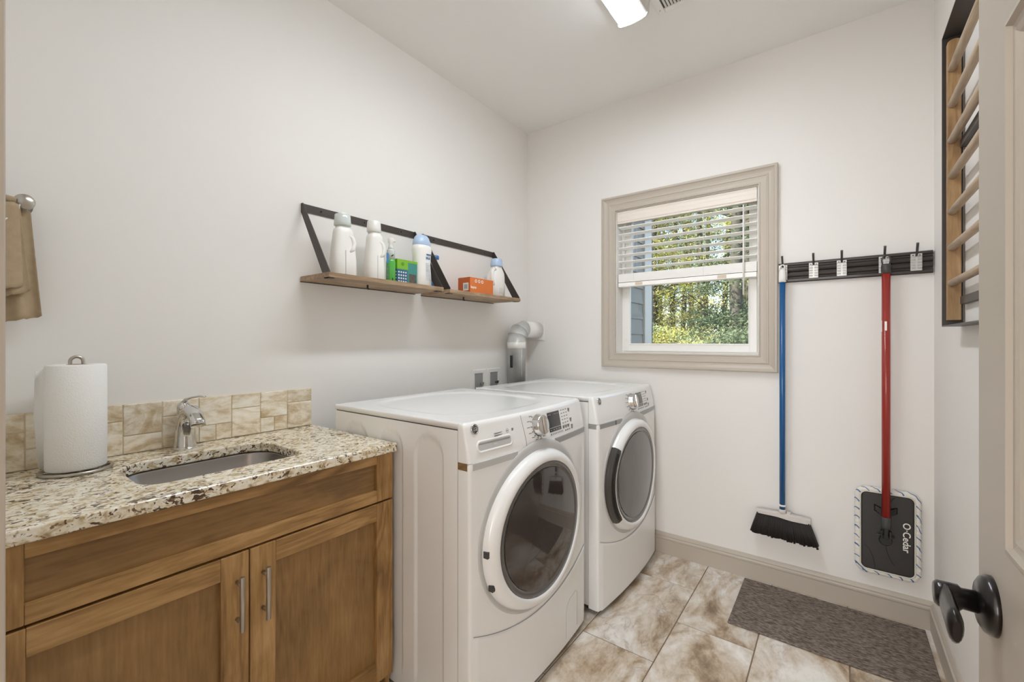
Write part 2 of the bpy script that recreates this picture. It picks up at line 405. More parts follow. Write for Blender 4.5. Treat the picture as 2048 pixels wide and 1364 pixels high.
# stiles and rails as one leaf with real openings, thinner field inside
leaf.box(xs0, xs1, ylo, ylo + st, .008, 2.035).box(xs0, xs1, yhi - st, yhi, .008, 2.035)
zz = [.008] + [v for p in pz for v in p] + [2.035]
for i in range(0, len(zz), 2): leaf.box(xs0, xs1, ylo + st, yhi - st, zz[i], zz[i + 1])
for a, b in pz: leaf.box(xs0 + .013, xs1 - .013, ylo + st, yhi - st, a, b)
prf = [(0, 0), (0, .002), (.006, .003), (.009, -.002), (.017, -.004), (.019, -.001), (.024, -.003), (.034, -.010), (.036, -.014), (0, -.014)]
for a, b in pz:
    leaf.frame_yz(ylo + st, yhi - st, a, b, prf, xs0, -1)
    leaf.frame_yz(ylo + st, yhi - st, a, b, prf, xs1, 1)
o = obj('door_panel', leaf, m_door, door)
for a, b in pz:      # raised centre field
    mb = MB(); i = .045
    mb.loft([[(xs0 + .0135, y, z) for y, z in ((ylo + st + i, a + i), (yhi - st - i, a + i), (yhi - st - i, b - i), (ylo + st + i, b - i))],
             [(xs0 + .004, y, z) for y, z in ((ylo + st + i + .02, a + i + .02), (yhi - st - i - .02, a + i + .02), (yhi - st - i - .02, b - i - .02), (ylo + st + i + .02, b - i - .02))]], smooth=False)
    obj('raised_field', mb, m_door, door)
# rotate the whole leaf about its hinge a little
door.rotation_euler = (0, 0, math.radians(1.2))
hz = .937; hyy = -1.848
h = obj('door_handle', MB().lathe([(.0, .012), (.018, .012), (.026, .0105), (.031, .006), (.033, .0), (.033, -.001)], (xs0, hyy, hz), 'X', 36).v and (lambda q: q)(MB().lathe([(.033, .001), (.033, -.004), (.030, -.009), (.024, -.0125), (.012, -.014), (.001, -.014)], (xs0, hyy, hz), 'X', 36)), m_bronze, door, label='dark bronze lever handle with round rose')
mb = MB(); mb.lathe([(.0125, -.010), (.0120, -.026), (.0150, -.029), (.0150, -.047), (.012, -.050), (.001, -.050)], (xs0, hyy, hz), 'X', 24)
obj('neck', mb, m_bronze, h)
mb = MB(); rings = []
for t in [i / 10 for i in range(11)]:
    yy = hyy + .013 - .094 * t; xx = xs0 - .040 - .004 * t; zc = hz - .003 * t
    hw_, hh_ = .0070, .0150 + .004 * t * t
    if t in (0., 1.): hw_ *= .5; hh_ *= .6
    rings.append([(xx + hw_ * cos(a), yy, zc + hh_ * sin(a)) for a in [2 * PI * j / 16 for j in range(16)]])
mb.loft(rings); obj('lever', mb, m_bronze, h)
mb = MB().box(xs0 + .004, xs1 - .004, yhi - .0005, yhi + .001, hz - .03, hz + .03); obj('latch_plate', mb, m_bronze, door)

# ================================================================== WINDOW
win = struct(obj('window_1', MB().box(wx0, wx0 + .006, .002, .155, wz0, wz1).box(wx1 - .006, wx1, .002, .155, wz0, wz1).box(wx0 + .006, wx1 - .006, .002, .155, wz0, wz0 + .006).box(wx0 + .006, wx1 - .006, .002, .155, wz1 - .006, wz1), m_white))
prf = [(0, 0), (0, .026), (.004, .029), (.012, .029), (.016, .024), (.020, .021), (.030, .0165), (.040, .0145), (.044, .017), (.048, .0175), (.052, .014), (.064, .0115), (.078, .0115), (.081, .014), (.086, .013), (.088, .009), (.088, 0)]
obj('casing', MB().frame(.590, 1.553, 1.083, 2.146, prf, 0), m_trim, win)
sx0, sx1, sz0, sz1 = wx0 + .006, wx1 - .006, wz0 + .006, wz1 - .006
mb = MB().frame(sx0, sx1, sz0, sz1, [(0, 0), (0, .05), (.010, .05), (.014, .044), (.014, 0)], .145); obj('window_frame', mb, m_white, win)
zm = 1.61
def sash(x0, x1, z0, z1, y, nm='sash', bot=.042, side=.036):
    mb = MB().box(x0, x0 + side, y, y + .03, z0, z1).box(x1 - side, x1, y, y + .03, z0, z1).box(x0 + side, x1 - side, y, y + .03, z0, z0 + bot).box(x0 + side, x1 - side, y, y + .03, z1 - .032, z1)
    mb.frame(x0 + side - .002, x1 - side + .002, z0 + bot - .002, z1 - .030, [(0, 0), (0, .004), (.007, .002), (.007, 0)], y)
    s = obj(nm, mb, m_white, win, bevel=.002)
    obj('glass_pane', MB().box(x0 + side - .003, x1 - side + .003, y + .013, y + .016, z0 + bot - .003, z1 - .029), m_glass, s)
    return s
sash(sx0 + .014, sx1 - .014, sz0 + .008, zm + .03, .085)
sash(sx0 + .014, sx1 - .014, zm, sz1 - .014, .116)
mb = MB()
for z in (1.20, 1.245, 1.52, 1.545): mb.box(sx0 + .016, sx0 + .030, .078, .086, z, z + .012)
obj('sash_latch', mb, m_white, win)

# blind
bl = thing('window_blind', 'white wood-look slatted blind, half raised inside the window', 'blind', ((wx0 + wx1) / 2, .03, 2.05))
bx0, bx1 = wx0 + .012, wx1 - .012
mb = MB(); vp = [(.022, 2.052), (.004, 2.052), (.001, 2.046), (.004, 2.036), (.004, 2.020), (.0015, 2.016), (.0015, 1.992), (.005, 1.986), (.005, 1.978), (.014, 1.978), (.014, 2.040), (.022, 2.040)]
mb.loft([[(x, y, z) for y, z in vp] for x in (bx0 - .003, bx1 + .003)], smooth=False); obj('valance', mb, m_val, bl)
obj('head_rail', MB().box(bx0, bx1, .016, .066, 2.0, 2.045), m_white, bl)
slat0 = None
def slat(z, tilt=0.):
    global slat0
    if slat0 is None:
        mb = MB(); n = 6; rings = []
        for x in (bx0 - (bx0 + bx1) / 2, bx1 - (bx0 + bx1) / 2):
            top = [(x, -.025 + .05 * j / n, .0016 + .0012 * sin(PI * j / n)) for j in range(n + 1)]
            bot = [(x, -.025 + .05 * j / n, -.0016 + .0012 * sin(PI * j / n)) for j in range(n, -1, -1)]
            rings.append(top + bot)
        mb.loft(rings, smooth=False); slat0 = obj('slat', mb, m_blind, None); slat0.parent = bl; o = slat0
    else: o = slat0.copy(); C.objects.link(o)
    o.location = (0, .011, z - 2.05); o.rotation_euler = (tilt, 0, 0)
for k in range(7): slat(1.956 - .0432 * k, math.radians(-6))
for k in range(14): slat(1.662 - .0037 * k)
obj('bottom_rail', MB().box(bx0, bx1, .014, .066, 1.583, 1.609), m_blind, bl, bevel=.003)
for x in (bx0 + .10, (bx0 + bx1) / 2 + .12, bx1 - .06):
    for y in (.015, .067): obj('ladder_cord', MB().cyl((x, y, 1.60), (x, y, 2.0), .0007, 5), m_white, bl)
mb = MB().cyl((bx1 - .060, .003, 1.968), (bx1 - .060, .003, 1.49), .0045, 8); obj('tilt_wand', mb, m_white, bl)
for x in (bx0 + .11, bx1 - .19): obj('rail_label', MB().box(x, x + .045, .0132, .014, 1.588, 1.606), mat('beige_label', (214, 196, 176), .6), bl)

# ================================================================== CEILING LIGHT, VENT
cl = thing('ceiling_light', 'long white wraparound ceiling light with a glowing lens', 'light', (1.065, -1.33, H))
lx0, lx1, ly0, ly1 = .995, 1.135, -1.92, -.70
hp_ = [(lx0 - .006, H), (lx0 + .001, H - .060), (lx0 + .008, H - .066), (lx1 - .014, H - .066), (lx1 - .006, H - .060), (lx1 + .004, H)]
obj('housing', MB().prism(hp_, 'Y', ly0 + .012, ly1 - .012), m_whitepl, cl, bevel=.002)
lensm = mat('lamp_lens', (240, 248, 255), .4, emit=LENS_EMIT)
mb = MB(); n = 14; rings = []
for y in (ly0 + .014, ly1 - .014):
    rings.append([((lx0 + lx1 - .006) / 2 - (lx1 - lx0 - .022) / 2 * cos(PI * j / n), y, H - .067 - .012 * sin(PI * j / n)) for j in range(n + 1)])
mb.loft(rings); obj('lens', mb, lensm, cl)
for y0, y1 in ((ly0, ly0 + .014), (ly1 - .014, ly1)):
    rr = [(lx0 - .009, H), (lx0 - .002, H - .062)] + [((lx0 + lx1 - .006) / 2 - (lx1 - lx0 - .008) / 2 * cos(PI * j / n), H - .069 - .014 * sin(PI * j / n)) for j in range(n + 1)] + [(lx1 - .003, H - .062), (lx1 + .007, H)]
    mb = MB().prism(rr, 'Y', y0, y1); obj('end_cap', mb, m_whitepl, cl, bevel=.002)
vt = thing('ceiling_vent', 'white slotted ceiling register beside the light', 'vent', (1.30, -.80, H))
vx0, vx1, vy0, vy1 = 1.140, 1.42, -.97, -.585
def frame_xy(mb, x0, x1, y0, y1, w, z0, z1): return mb.box(x0, x0 + w, y0, y1, z0, z1).box(x1 - w, x1, y0, y1, z0, z1).box(x0 + w, x1 - w, y0, y0 + w, z0, z1).box(x0 + w, x1 - w, y1 - w, y1, z0, z1)
obj('vent_frame', frame_xy(MB(), vx0, vx1, vy0, vy1, .030, H - .007, H), m_whitepl, vt, bevel=.003)
obj('duct_backing', MB().box(vx0 + .028, vx1 - .028, vy0 + .028, vy1 - .028, H - .0015, H - .0005), m_dgrey, vt)
x = vx0 + .038
while x < vx1 - .034:
    mb = MB(); mb.loft([[(x, y, H - .0065), (x + .006, y, H - .0017), (x + .0072, y, H - .0017), (x + .0015, y, H - .0065)] for y in (vy0 + .03, vy1 - .03)], smooth=False)
    obj('slat', mb, m_whitepl, vt); x += .0135
obj('screw', MB().cyl((vx0 + .013, vy1 - .03, H - .0085), (vx0 + .013, vy1 - .03, H - .006), .004, 10), m_nickel, vt)

# ================================================================== VANITY
FX = .545
cab = thing('vanity_cabinet', 'honey-stained maple base cabinet with two shaker doors under the granite counter', 'cabinet', (.27, -2.08, 0))
cy0, cy1 = -2.545, -1.613
mb = MB().box(.004, FX - .021, cy0, cy0 + .018, .10, .858).box(.004, FX - .021, cy1 - .018, cy1, .0, .858).box(.004, .46, cy0 + .018, cy1 - .018, .10, .118).box(.004, .01, cy0 + .018, cy1 - .018, .118, .858)
mb.box(FX - .040, FX - .021, cy0 + .018, cy1 - .018, .69, .858)
mb.box(.004, .46, cy0 + .018, cy1 - .018, .0, .1)
obj('body', mb, m_woodv, cab, bevel=.001)
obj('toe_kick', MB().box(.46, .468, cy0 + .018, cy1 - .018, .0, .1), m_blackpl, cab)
def shaker(nm, y0, y1, z0, z1, st, rt, rb, lbl=None):
    p = obj(nm, MB().box(FX - .0195, FX - .0125, y0 + st - .01, y1 - st + .01, z0 + rb - .01, z1 - rt + .01), m_woodp if nm == 'door' else m_woodd, cab, label=lbl, origin=(FX, (y0 + y1) / 2, (z0 + z1) / 2))
    for a, b in ((y0, y0 + st), (y1 - st, y1)):
        obj('stile', MB().box(FX - .02, FX, a, b, z0, z1), m_woodv, p, bevel=.0022, origin=(FX, a, z0))
    for a, b in ((z0, z0 + rb), (z1 - rt, z1)):
        obj('rail', MB().box(FX - .02, FX - .0003, y0 + st, y1 - st, a, b), m_wood, p, bevel=.0018, origin=(FX, y0, a))
    return p
shaker('drawer_front', cy0 + .003, cy1 - .001, .697, .855, .064, .030, .039)
dL = shaker('door', cy0 + .003, -2.0795, .083, .691, .066, .058, .066)
dR = shaker('door', -2.0765, cy1 - .001, .083, .691, .066, .058, .066)
for d, y in ((dL, -2.108), (dR, -2.044)):
    hx = FX + .031
    hd = obj('handle', MB().cyl((hx, y, .500), (hx, y, .640), .0060, 14), m_nickel, d, label='brushed nickel bar handle', bevel=.0008)
    for z in (.522, .618): obj('standoff', MB().cyl((FX - .001, y, z), (hx - .003, y, z), .0052, 14), m_nickel, hd)

# countertop with sink cut-out
ct_x1, ct_y0, ct_y1, ct_z0, ct_z1 = .560, -2.556, -1.606, .858, .888
def hole(o=0.):
    pts = []
    x0, x1, y0, y1 = .150 - o, .443 + o, -2.275 - o, -1.872 + o
    for (cx_, cy_, a0, r) in ((x1 - .045, y1 - .045, 0, .045), (x0 + .10, y1 - .10, 90, .10), (x0 + .10, y0 + .10, 180, .10), (x1 - .045, y0 + .045, 270, .045)):
        pass
    for (X, Y, a0, r) in ((x1, y1, 0, .06), (x0, y1, 90, .085), (x0, y0, 180, .085), (x1, y0, 270, .06)):
        cx_ = X - r if a0 in (0, 270) else X + r
        cy_ = Y - r if a0 in (0, 90) else Y + r
        for k in range(9):
            a = math.radians(a0 + 90 * k / 8); pts.append((cx_ + r * cos(a), cy_ + r * sin(a)))
    return pts
def plate_with_hole(outer, inner, z0, z1):
    bm = bmesh.new()
    es = []
    for loop in (outer, inner):
        vs = [bm.verts.new((x, y, z1)) for x, y in loop]
        es += [bm.edges.new((vs[i], vs[(i + 1) % len(vs)])) for i in range(len(vs))]
    bmesh.ops.triangle_fill(bm, use_beauty=True, use_dissolve=False, edges=es)
    r = bmesh.ops.extrude_face_region(bm, geom=bm.faces[:])
    for v in [g for g in r['geom'] if isinstance(g, bmesh.types.BMVert)]: v.co.z = z0
    mb = MB(); bm.verts.index_update(); mb.add([v.co[:] for v in bm.verts], [[v.index for v in f.verts] for f in bm.faces]); bm.free(); return mb
outer = [(.002, ct_y0), (ct_x1, ct_y0), (ct_x1, ct_y1), (.002, ct_y1)]
ct = obj('countertop', plate_with_hole(outer, hole(), ct_z0, ct_z1), m_granite, bevel=.0045, seg=3)
tag(ct, 'speckled cream and brown granite countertop over the wooden cabinet', 'countertop')
mb = MB(); rings = []
def hp(o, z, sh=0): return [(x, y, z) for x, y in hole(o)]
rings = [hp(.022, .8565), hp(.006, .8565), hp(.004, .850), hp(-.006, .74), hp(-.03, .722), hp(-.12, .716)]
mb.loft(rings, caps=False)
mb.f.append([len(mb.v) - 36 + j for j in range(36)]); mb.sm.append(False)
# outside skin
k0 = len(mb.v); mb.loft([hp(.022, .8555), hp(.010, .850), hp(.0, .735), hp(-.03, .714)], caps=False)
mb.f.append([len(mb.v) - 36 + j for j in range(36)]); mb.sm.append(False)
sk_ = obj('sink', mb, m_steel); tag(sk_, 'undermounted stainless steel sink bowl in the granite counter', 'sink')
dr = obj('drain', MB().lathe([(.001, .7165), (.018, .7165), (.020, .7185), (.040, .7195), (.042, .7165)], (.29, -2.075, 0), 'Z', 28), m_chrome, sk_)

# backsplash
bs = thing('tile_backsplash', 'low backsplash of tumbled beige stone tiles along the counter', 'backsplash', (.005, -2.08, .888))
bz0, bzt = .889, 1.046
obj('grout', MB().box(.0, .0075, -2.556, -1.618, bz0, bzt - .001), m_bsgrout, bs)
cols = [(-2.556, -2.50, 'B2'), (-2.50, -2.43, 'A'), (-2.43, -2.328, 'B'), (-2.328, -2.226, 'A'), (-2.226, -2.127, 'B'), (-2.127, -2.024, 'A'), (-2.024, -1.922, 'B2'), (-1.922, -1.822, 'A'), (-1.822, -1.719, 'B2'), (-1.719, -1.618, 'A')]
for y0, y1, t in cols:
    ym = (y0 + y1) / 2; zs = .993 if t == 'A' else .9455
    cells = [(y0, y1, zs, bzt), (y0, y1, bz0, zs)] if t != 'B2' else [(y0, y1, zs, bzt), (y0, ym, bz0, zs), (ym, y1, bz0, zs)]
    for a, b, c, d in cells:
        g = .0013; dep = .0105 + random.uniform(-.0006, .0008)
        o = obj('tile', MB().box(.002, dep, a + g, b - g, c + g, d - g), m_bstile, bs, bevel=.0022, origin=(.005, (a + b) / 2, (c + d) / 2))

# faucet
fx, fy = .058, -2.078
fa = thing('faucet', 'chrome single-lever faucet with a curved spout at the sink', 'faucet', (fx, fy, .888))
mb = MB(); rings = []
spine = [((fx, .889), .031, .034), ((fx, .897), .030, .033), ((fx + .001, .93), .0265, .029), ((fx + .003, .962), .0240, .0265), ((fx + .012, .990), .0225, .0250), ((fx + .032, 1.011), .0200, .0240), ((fx + .060, 1.018), .0175, .0230), ((fx + .090, 1.008), .0150, .0220), ((fx + .110, .990), .0130, .0210), ((fx + .119, .975), .0122, .0205)]
P = [Vector((p[0][0], fy, p[0][1])) for p in spine]
for i, p in enumerate(P):
    t = (P[min(i + 1, len(P) - 1)] - P[max(i - 1, 0)]).normalized(); u = Vector((0, 1, 0)); w = t.cross(u)
    rings.append([p + w * cos(a) * spine[i][1] + u * sin(a) * spine[i][2] for a in [2 * PI * j / 24 for j in range(24)]])
mb.loft(rings); obj('spout', mb, m_chrome, fa)
obj('base_flange', MB().lathe([(.036, 0), (.036, .004), (.033, .007), (.030, .008)], (fx, fy, .888), 'Z', 32), m_chrome, fa)
mb = MB(); mb.lathe([(.0190, 0), (.0195, .018), (.0185, .026), (.014, .034), (.006, .039), (.0005, .0395)], (fx - .014, fy, 1.004), 'Z', 28)
mb.lathe([(.0180, 0), (.0190, .05), (.0180, .104)], (fx - .014, fy, .90), 'Z', 24)
obj('valve_body', mb, m_chrome, fa)
mb = MB(); mb.tube([(fx - .014, fy, 1.038), (fx - .004, fy + .004, 1.050), (fx + .016, fy + .014, 1.056), (fx + .034, fy + .030, 1.060), (fx + .046, fy + .044, 1.058)], [.011, .0085, .0060, .0065, .0055], 14, flat=.55)
obj('lever', mb, m_chrome, fa)

# paper towel holder and roll
px_, py_ = .122, -2.345
ph = thing('paper_towel_holder', 'brushed nickel paper towel stand on the granite counter', 'holder', (px_, py_, .888))
mb = MB(); mb.tube([(px_ + .072 * cos(a), py_ + .072 * sin(a), .8935) for a in [2 * PI * j / 48 for j in range(48)]], .0042, 10, loop=True)
mb.tube([(px_ - .070, py_, .8935), (px_, py_, .8915), (px_ + .070, py_, .8935)], .003, 8).tube([(px_, py_ - .070, .8935), (px_, py_, .8915), (px_, py_ + .070, .8935)], .003, 8)
obj('base_ring', mb, m_nickel, ph)
mb = MB(); pts = [(px_, py_ - .013, .893), (px_, py_ - .013, 1.188)] + [(px_, py_ - .013 * cos(a), 1.188 + .013 * sin(a)) for a in [PI * j / 12 for j in range(1, 12)]] + [(px_, py_ + .013, 1.188), (px_, py_ + .013, .893)]
obj('post', MB().tube(pts, .0042, 12), m_nickel, ph)
pr_ = thing('paper_towel_roll', 'white embossed paper towel roll standing on its nickel holder', 'paper towels', (px_, py_, .899))
mb = MB(); R0 = .0615; z0, z1 = .8985, 1.180
rings = [[(px_ + r * cos(a), py_ + r * sin(a), z) for a in [2 * PI * j / 56 for j in range(56)]] for r, z in ((.020, z0), (R0 - .002, z0), (R0, z0 + .003), (R0 + .0006, (z0 + z1) / 2), (R0, z1 - .003), (R0 - .003, z1), (.020, z1))]
mb.loft(rings, loop=True); obj('roll', mb, m_paper, pr_)
mb = MB(); mb.loft([[(px_ + r * cos(a), py_ + r * sin(a), z) for a in [2 * PI * j / 24 for j in range(24)]] for r, z in ((.0205, z0), (.0205, z1 + .0005), (.0185, z1 + .0005), (.0185, z0))], loop=True)
obj('cardboard_core', mb, mat('cardboard', (170, 140, 108), .9), pr_)
mb = MB(); rings = []   # loose last sheet hanging off the back left
for j in range(9):
    t = j / 8; a = math.radians(215 - 10 * t)
    x = px_ + (R0 + .001) * cos(math.radians(228)) - .005 * t; y = py_ + (R0 + .001) * sin(math.radians(228)) - .030 * t
    zt = z1 - .006 - .012 * t + .004 * sin(t * 7); zb = z0 + .002 + .0 * t
    lean = .022 * t
    rings.append([(x - .001, y - lean * .4 + .012 * t, zt), (x - .006 * sin(PI * t), y, (zt + zb) / 2), (x - .001, y - .010 * t + .02 * t, zb), (x + .001, y - .010 * t + .02 * t, zb), (x - .004 * sin(PI * t), y, (zt + zb) / 2), (x + .001, y - lean * .4 + .012 * t, zt)])
mb.loft(rings); obj('loose_sheet', mb, m_paper, pr_)

# towel bar + towel
tb = thing('towel_bar', 'brushed nickel towel bar with a round end on the left wall', 'towel bar', (0, -2.44, 1.61))
obj('wall_post', MB().lathe([(.022, 0), (.022, .006), (.012, .009), (.011, .06), (.0155, .064), (.0195, .070), (.0200, .080), (.0185, .0835), (.0005, .084)], (0, -2.437, 1.611), 'X', 32), m_nickel, tb)
obj('bar', MB().cyl((.058, -2.552, 1.611), (.058, -2.44, 1.611), .0115, 20), m_nickel, tb)
tw = thing('hand_towel', 'tan crinkled muslin towel hanging from the nickel bar', 'towel', (.07, -2.47, 1.3))
def cloth(y0t, y1t, y0b, y1b, zt, zb, x, amp, ph_, skew=0., hem=0.):
    mb = MB(); nu, nv = 26, 22; th = .0022; front = []; back = []
    for i in range(nv + 1):
        v = i / nv; rf = []; rb = []
        for j in range(nu + 1):
            u = j / nu; y = (y0t + (y1t - y0t) * u) * (1 - v) + (y0b + (y1b - y0b) * u) * v
            z = zt + (zb - zt) * v + skew * (u - .5) * v + .002 * sin(u * 23 + v * 3)
            dx = amp * (.4 + .6 * v) * sin(u * 9 + ph_ + 1.2 * v) + .0015 * sin(v * 60 + u * 5)
            if v > .95: dx *= 1.0
            rf.append((x + dx + th, y, z)); rb.append((x + dx - th, y, z))
        front.append(rf); back.append(rb)
    rings = [f + b[::-1] for f, b in zip(front, back)]
    mb.loft(rings); return mb
obj('front_fold', cloth(-2.545, -2.448, -2.545, -2.440, 1.600, 1.372, .094, .007, .5, .03), m_fabric, tw)
obj('middle_fold', cloth(-2.52, -2.445, -2.50, -2.426, 1.598, 1.362, .082, .007, 1.5, .03), m_fabric, tw)
obj('back_fold', cloth(-2.50, -2.424, -2.475, -2.404, 1.592, 1.302, .060, .009, 2.5, .018), m_fabric, tw)
obj('top_fold', MB().tube([(.082, -2.545, 1.612), (.080, -2.50, 1.6135), (.078, -2.452, 1.610)], [.010, .0115, .009], 10), m_fabric, tw)
obj('hanging_loop', MB().tube([(.072, -2.452, 1.592), (.086, -2.446, 1.600), (.088, -2.449, 1.585), (.100, -2.470, 1.556), (.101, -2.476, 1.548)], .0018, 6), m_whitepl, tw)

# ================================================================== SHELVES
def shelf(y0, y1, zt, lbl, pegy):
    s = thing('wall_shelf', lbl, 'shelf', (.0, (y0 + y1) / 2, zt), 'wood and black metal shelves on the left wall')
    obj('plank', MB().box(.004, .220, y0, y1, zt - .019, zt), m_shelf, s, bevel=.001)
    zb = 1.786
    mb = MB(); mb.prism([(y0 + .004, zb), (y1 - .004, zb), (y1 - .004, zb + .022), (y1 - .014, zb + .033), (y0 + .004, zb + .033)], 'X', .001, .005)
    obj('back_bar', mb, m_black, s)
    for y in (y0 + .09, (y0 + y1) / 2, y1 - .09): obj('screw', MB().lathe([(.0045, .005), (.0040, .0065), (.0005, .0072)], (0, y, zb + .017), 'X', 10), m_bronze, s)
    for y in (y0 + .004, y1 - .008):
        mb = MB(); mb.prism([(.001, zb + .033), (.014, zb + .033), (.217, zt + .004), (.212, zt - .022), (.180, zt - .022), (.001, zb - .004)], 'Y', y, y + .004)
        # the strap folds flat under the plank
        mb.box(.180, .208, y if y < (y0 + y1) / 2 else y - .022, y + .026 if y < (y0 + y1) / 2 else y + .004, zt - .022, zt - .0195)
        obj('strap', mb, m_black, s)
    obj('peg', MB().tube([(.120, pegy, zt - .018), (.120, pegy, zt - .034), (.127, pegy, zt - .037)], .0045, 10), m_black, s)
    obj('edge_channel', MB().box(.001, .006, y0, y1, zt - .0225, zt - .0195), m_black, s)
    return s
ZS1, ZS2 = 1.512, 1.508
shelf(-1.663, -1.050, ZS1, 'left wall shelf of brown wood on black metal straps, nearer the sink', -1.42)
shelf(-1.006, -.393, ZS2, 'right wall shelf of brown wood on black metal straps, nearer the window wall', -.80)

def sup(a, e): c_, s_ = cos(a), sin(a); return (abs(c_) ** e) * (1 if c_ >= 0 else -1), (abs(s_) ** e) * (1 if s_ >= 0 else -1)
def body(prof, c, n=32, e=.8):
    """prof rows: z, rx, ry, dy"""
    mb = MB(); rings = []
    for row in prof:
        z, rx, ry = row[:3]; dy = row[3] if len(row) > 3 else 0
        rings.append([(c[0] + rx * sup(a, e)[0], c[1] + dy + ry * sup(a, e)[1], c[2] + z) for a in [2 * PI * j / n for j in range(n)]])
    return mb.loft(rings)
m_bottle = mat('bottle_white', (238, 236, 231), .32, coat=.1)
m_liltrans = mat('clear_cap', (205, 212, 208), .12, coat=.5)
m_blue = mat('label_blue', (70, 128, 178), .4); m_dblue = mat('cap_blue', (34, 104, 164), .3, coat=.2)
m_lblue = mat('cap_light_blue', (176, 198, 226), .3, coat=.2)
m_green = mat('soap_green', (84, 176, 72), .2, coat=.4); m_lime = mat('box_lime', (124, 182, 40), .45)
m_teal = mat('box_teal', (64, 140, 130), .45); m_navy = mat('box_navy', (48, 96, 132), .4); m_orange = mat('box_orange', (222, 120, 52), .45)
m_dorange = mat('box_dark_orange', (190, 92, 42), .45); m_prwhite = mat('print_white', (240, 236, 228), .5); m_prgrey = mat('print_grey', (120, 124, 130), .5)
# bottle 1 : big white jug with clear measuring cap
def jug(loc, W_, Hh, lbl, capm, caplab, transp=False, handle_side=1, cap_r=.036, cap_h=.05):
    c = loc; t = thing('detergent_bottle', lbl, 'bottle', c)
    b = body([(0, .034, W_ * .47), (.005, .037, W_ * .50), (Hh * .30, .0365, W_ * .485), (Hh * .55, .034, W_ * .44), (Hh * .72, .031, W_ * .395), (Hh * .84, .030, W_ * .365), (Hh * .90, .029, W_ * .345), (Hh * .935, .026, W_ * .30), (Hh * .95, .024, W_ * .27), (Hh, .023, W_ * .26)], c, e=.7)
    bo = obj('bottle_body', b, m_bottle, t)
    # grip: a moulded finger groove with the handle bar beside it
    hy = c[1] + handle_side * W_ * .20
    pts = [(c[0] + .024, hy - handle_side * W_ * .12, c[2] + Hh * .80), (c[0] + .027, hy + handle_side * .004, c[2] + Hh * .76), (c[0] + .030, hy + handle_side * .010, c[2] + Hh * .66), (c[0] + .031, hy + handle_side * .004, c[2] + Hh * .54), (c[0] + .031, hy - handle_side * .012, c[2] + Hh * .48)]
    obj('handle', MB().tube(pts, [.006, .009, .010, .009, .005], 12), m_bottle, t)
    obj('seam', MB().box(c[0] + .0365, c[0] + .0385, c[1] - W_ * .10, c[1] - W_ * .09, c[2] + .01, c[2] + Hh * .5), m_lgrey, t)
    mb = MB(); mb.lathe([(cap_r * .92, 0), (cap_r, .003), (cap_r, cap_h * .35), (cap_r * .93, cap_h * .95), (cap_r * .88, cap_h), (.001, cap_h)], (c[0], c[1] - .003, c[2] + Hh - .004), 'Z', 30)
    obj('cap', mb, capm, t, label=caplab)
    return t
j1 = jug((.125, -1.543, ZS1), .112, .218, 'big white detergent jug with a clear cap, leftmost on the left shelf', m_liltrans, 'clear measuring cap', cap_r=.034, cap_h=.048)
obj('pour_spout', MB().cyl((.125, -1.546, ZS1 + .262), (.125, -1.546, ZS1 + .270), .016, 16), m_bottle, j1)
j2 = jug((.125, -1.388, ZS1), .094, .222, 'white detergent jug with a white cap, second on the left shelf', m_whitepl, 'white screw cap', cap_r=.031, cap_h=.050)
mb = MB().box(.163, .1645, -1.352, -1.340, ZS1 + .085, ZS1 + .13); obj('blue_label', mb, m_blue, j2)
mb = MB()
for k in range(9): mb.box(.163, .1645, -1.352, -1.341, ZS1 + .018 + k * .0065, ZS1 + .021 + k * .0065)
obj('fine_print', mb, m_prgrey, j2)
# green spray bottle
c = (.135, -1.306, ZS1); t = thing('spray_bottle', 'slim bottle of bright green soap with a white spray top', 'bottle', c)
obj('bottle_body', MB().lathe([(.019, 0), (.0215, .004), (.0215, .098), (.0195, .106), (.0165, .110)], c, 'Z', 28), m_green, t)
obj('neck_sleeve', MB().lathe([(.0185, .108), (.0185, .150), (.0175, .154), (.014, .156)], c, 'Z', 28), m_liltrans, t)
obj('spray_head', MB().lathe([(.0125, .155), (.011, .170), (.009, .182), (.013, .190), (.0145, .203), (.012, .209), (.001, .211)], c, 'Z', 24).tube([(c[0], c[1], c[2] + .196), (c[0] + .010, c[1] + .018, c[2] + .196)], .006, 10), m_whitepl, t)
obj('black_mark', MB().box(c[0] + .018, c[0] + .0222, c[1] - .008, c[1] - .004, c[2] + .004, c[2] + .022), m_blackpl, t)
obj('black_trigger', MB().tube([(c[0] + .018, c[1] - .010, c[2] + .122), (c[0] + .020, c[1] - .001, c[2] + .129)], .0025, 8), m_blackpl, t)
# green / teal box
t = thing('product_box', 'small lime green and teal carton between the green soap and the white bottle', 'box', (.12, -1.235, ZS1))
gb = obj('carton', MB().box(.095, .155, -1.285, -1.165, ZS1, ZS1 + .115), m_teal, t, bevel=.0008)
obj('lime_band', MB().box(.0945, .1556, -1.2856, -1.222, ZS1 + .070, ZS1 + .1154), m_lime, t)
obj('lime_lid', MB().box(.0945, .1556, -1.222, -1.1645, ZS1 + .104, ZS1 + .1156), m_lime, t)
obj('navy_panel', MB().box(.098, .1558, -1.2857, -1.226, ZS1 + .003, ZS1 + .066), m_navy, t)
mb = MB()
for i in range(4):
    for j in range(4):
        mb.cyl((.1558, -1.276 + i * .0135, ZS1 + .012 + j * .0145), (.1562, -1.276 + i * .0135, ZS1 + .012 + j * .0145), .0042, 10)
        mb.cyl((.106 + i * .0135, -1.2857, ZS1 + .012 + j * .0145), (.106 + i * .0135, -1.2861, ZS1 + .012 + j * .0145), .0042, 10)
obj('white_dots', mb, m_prwhite, t)
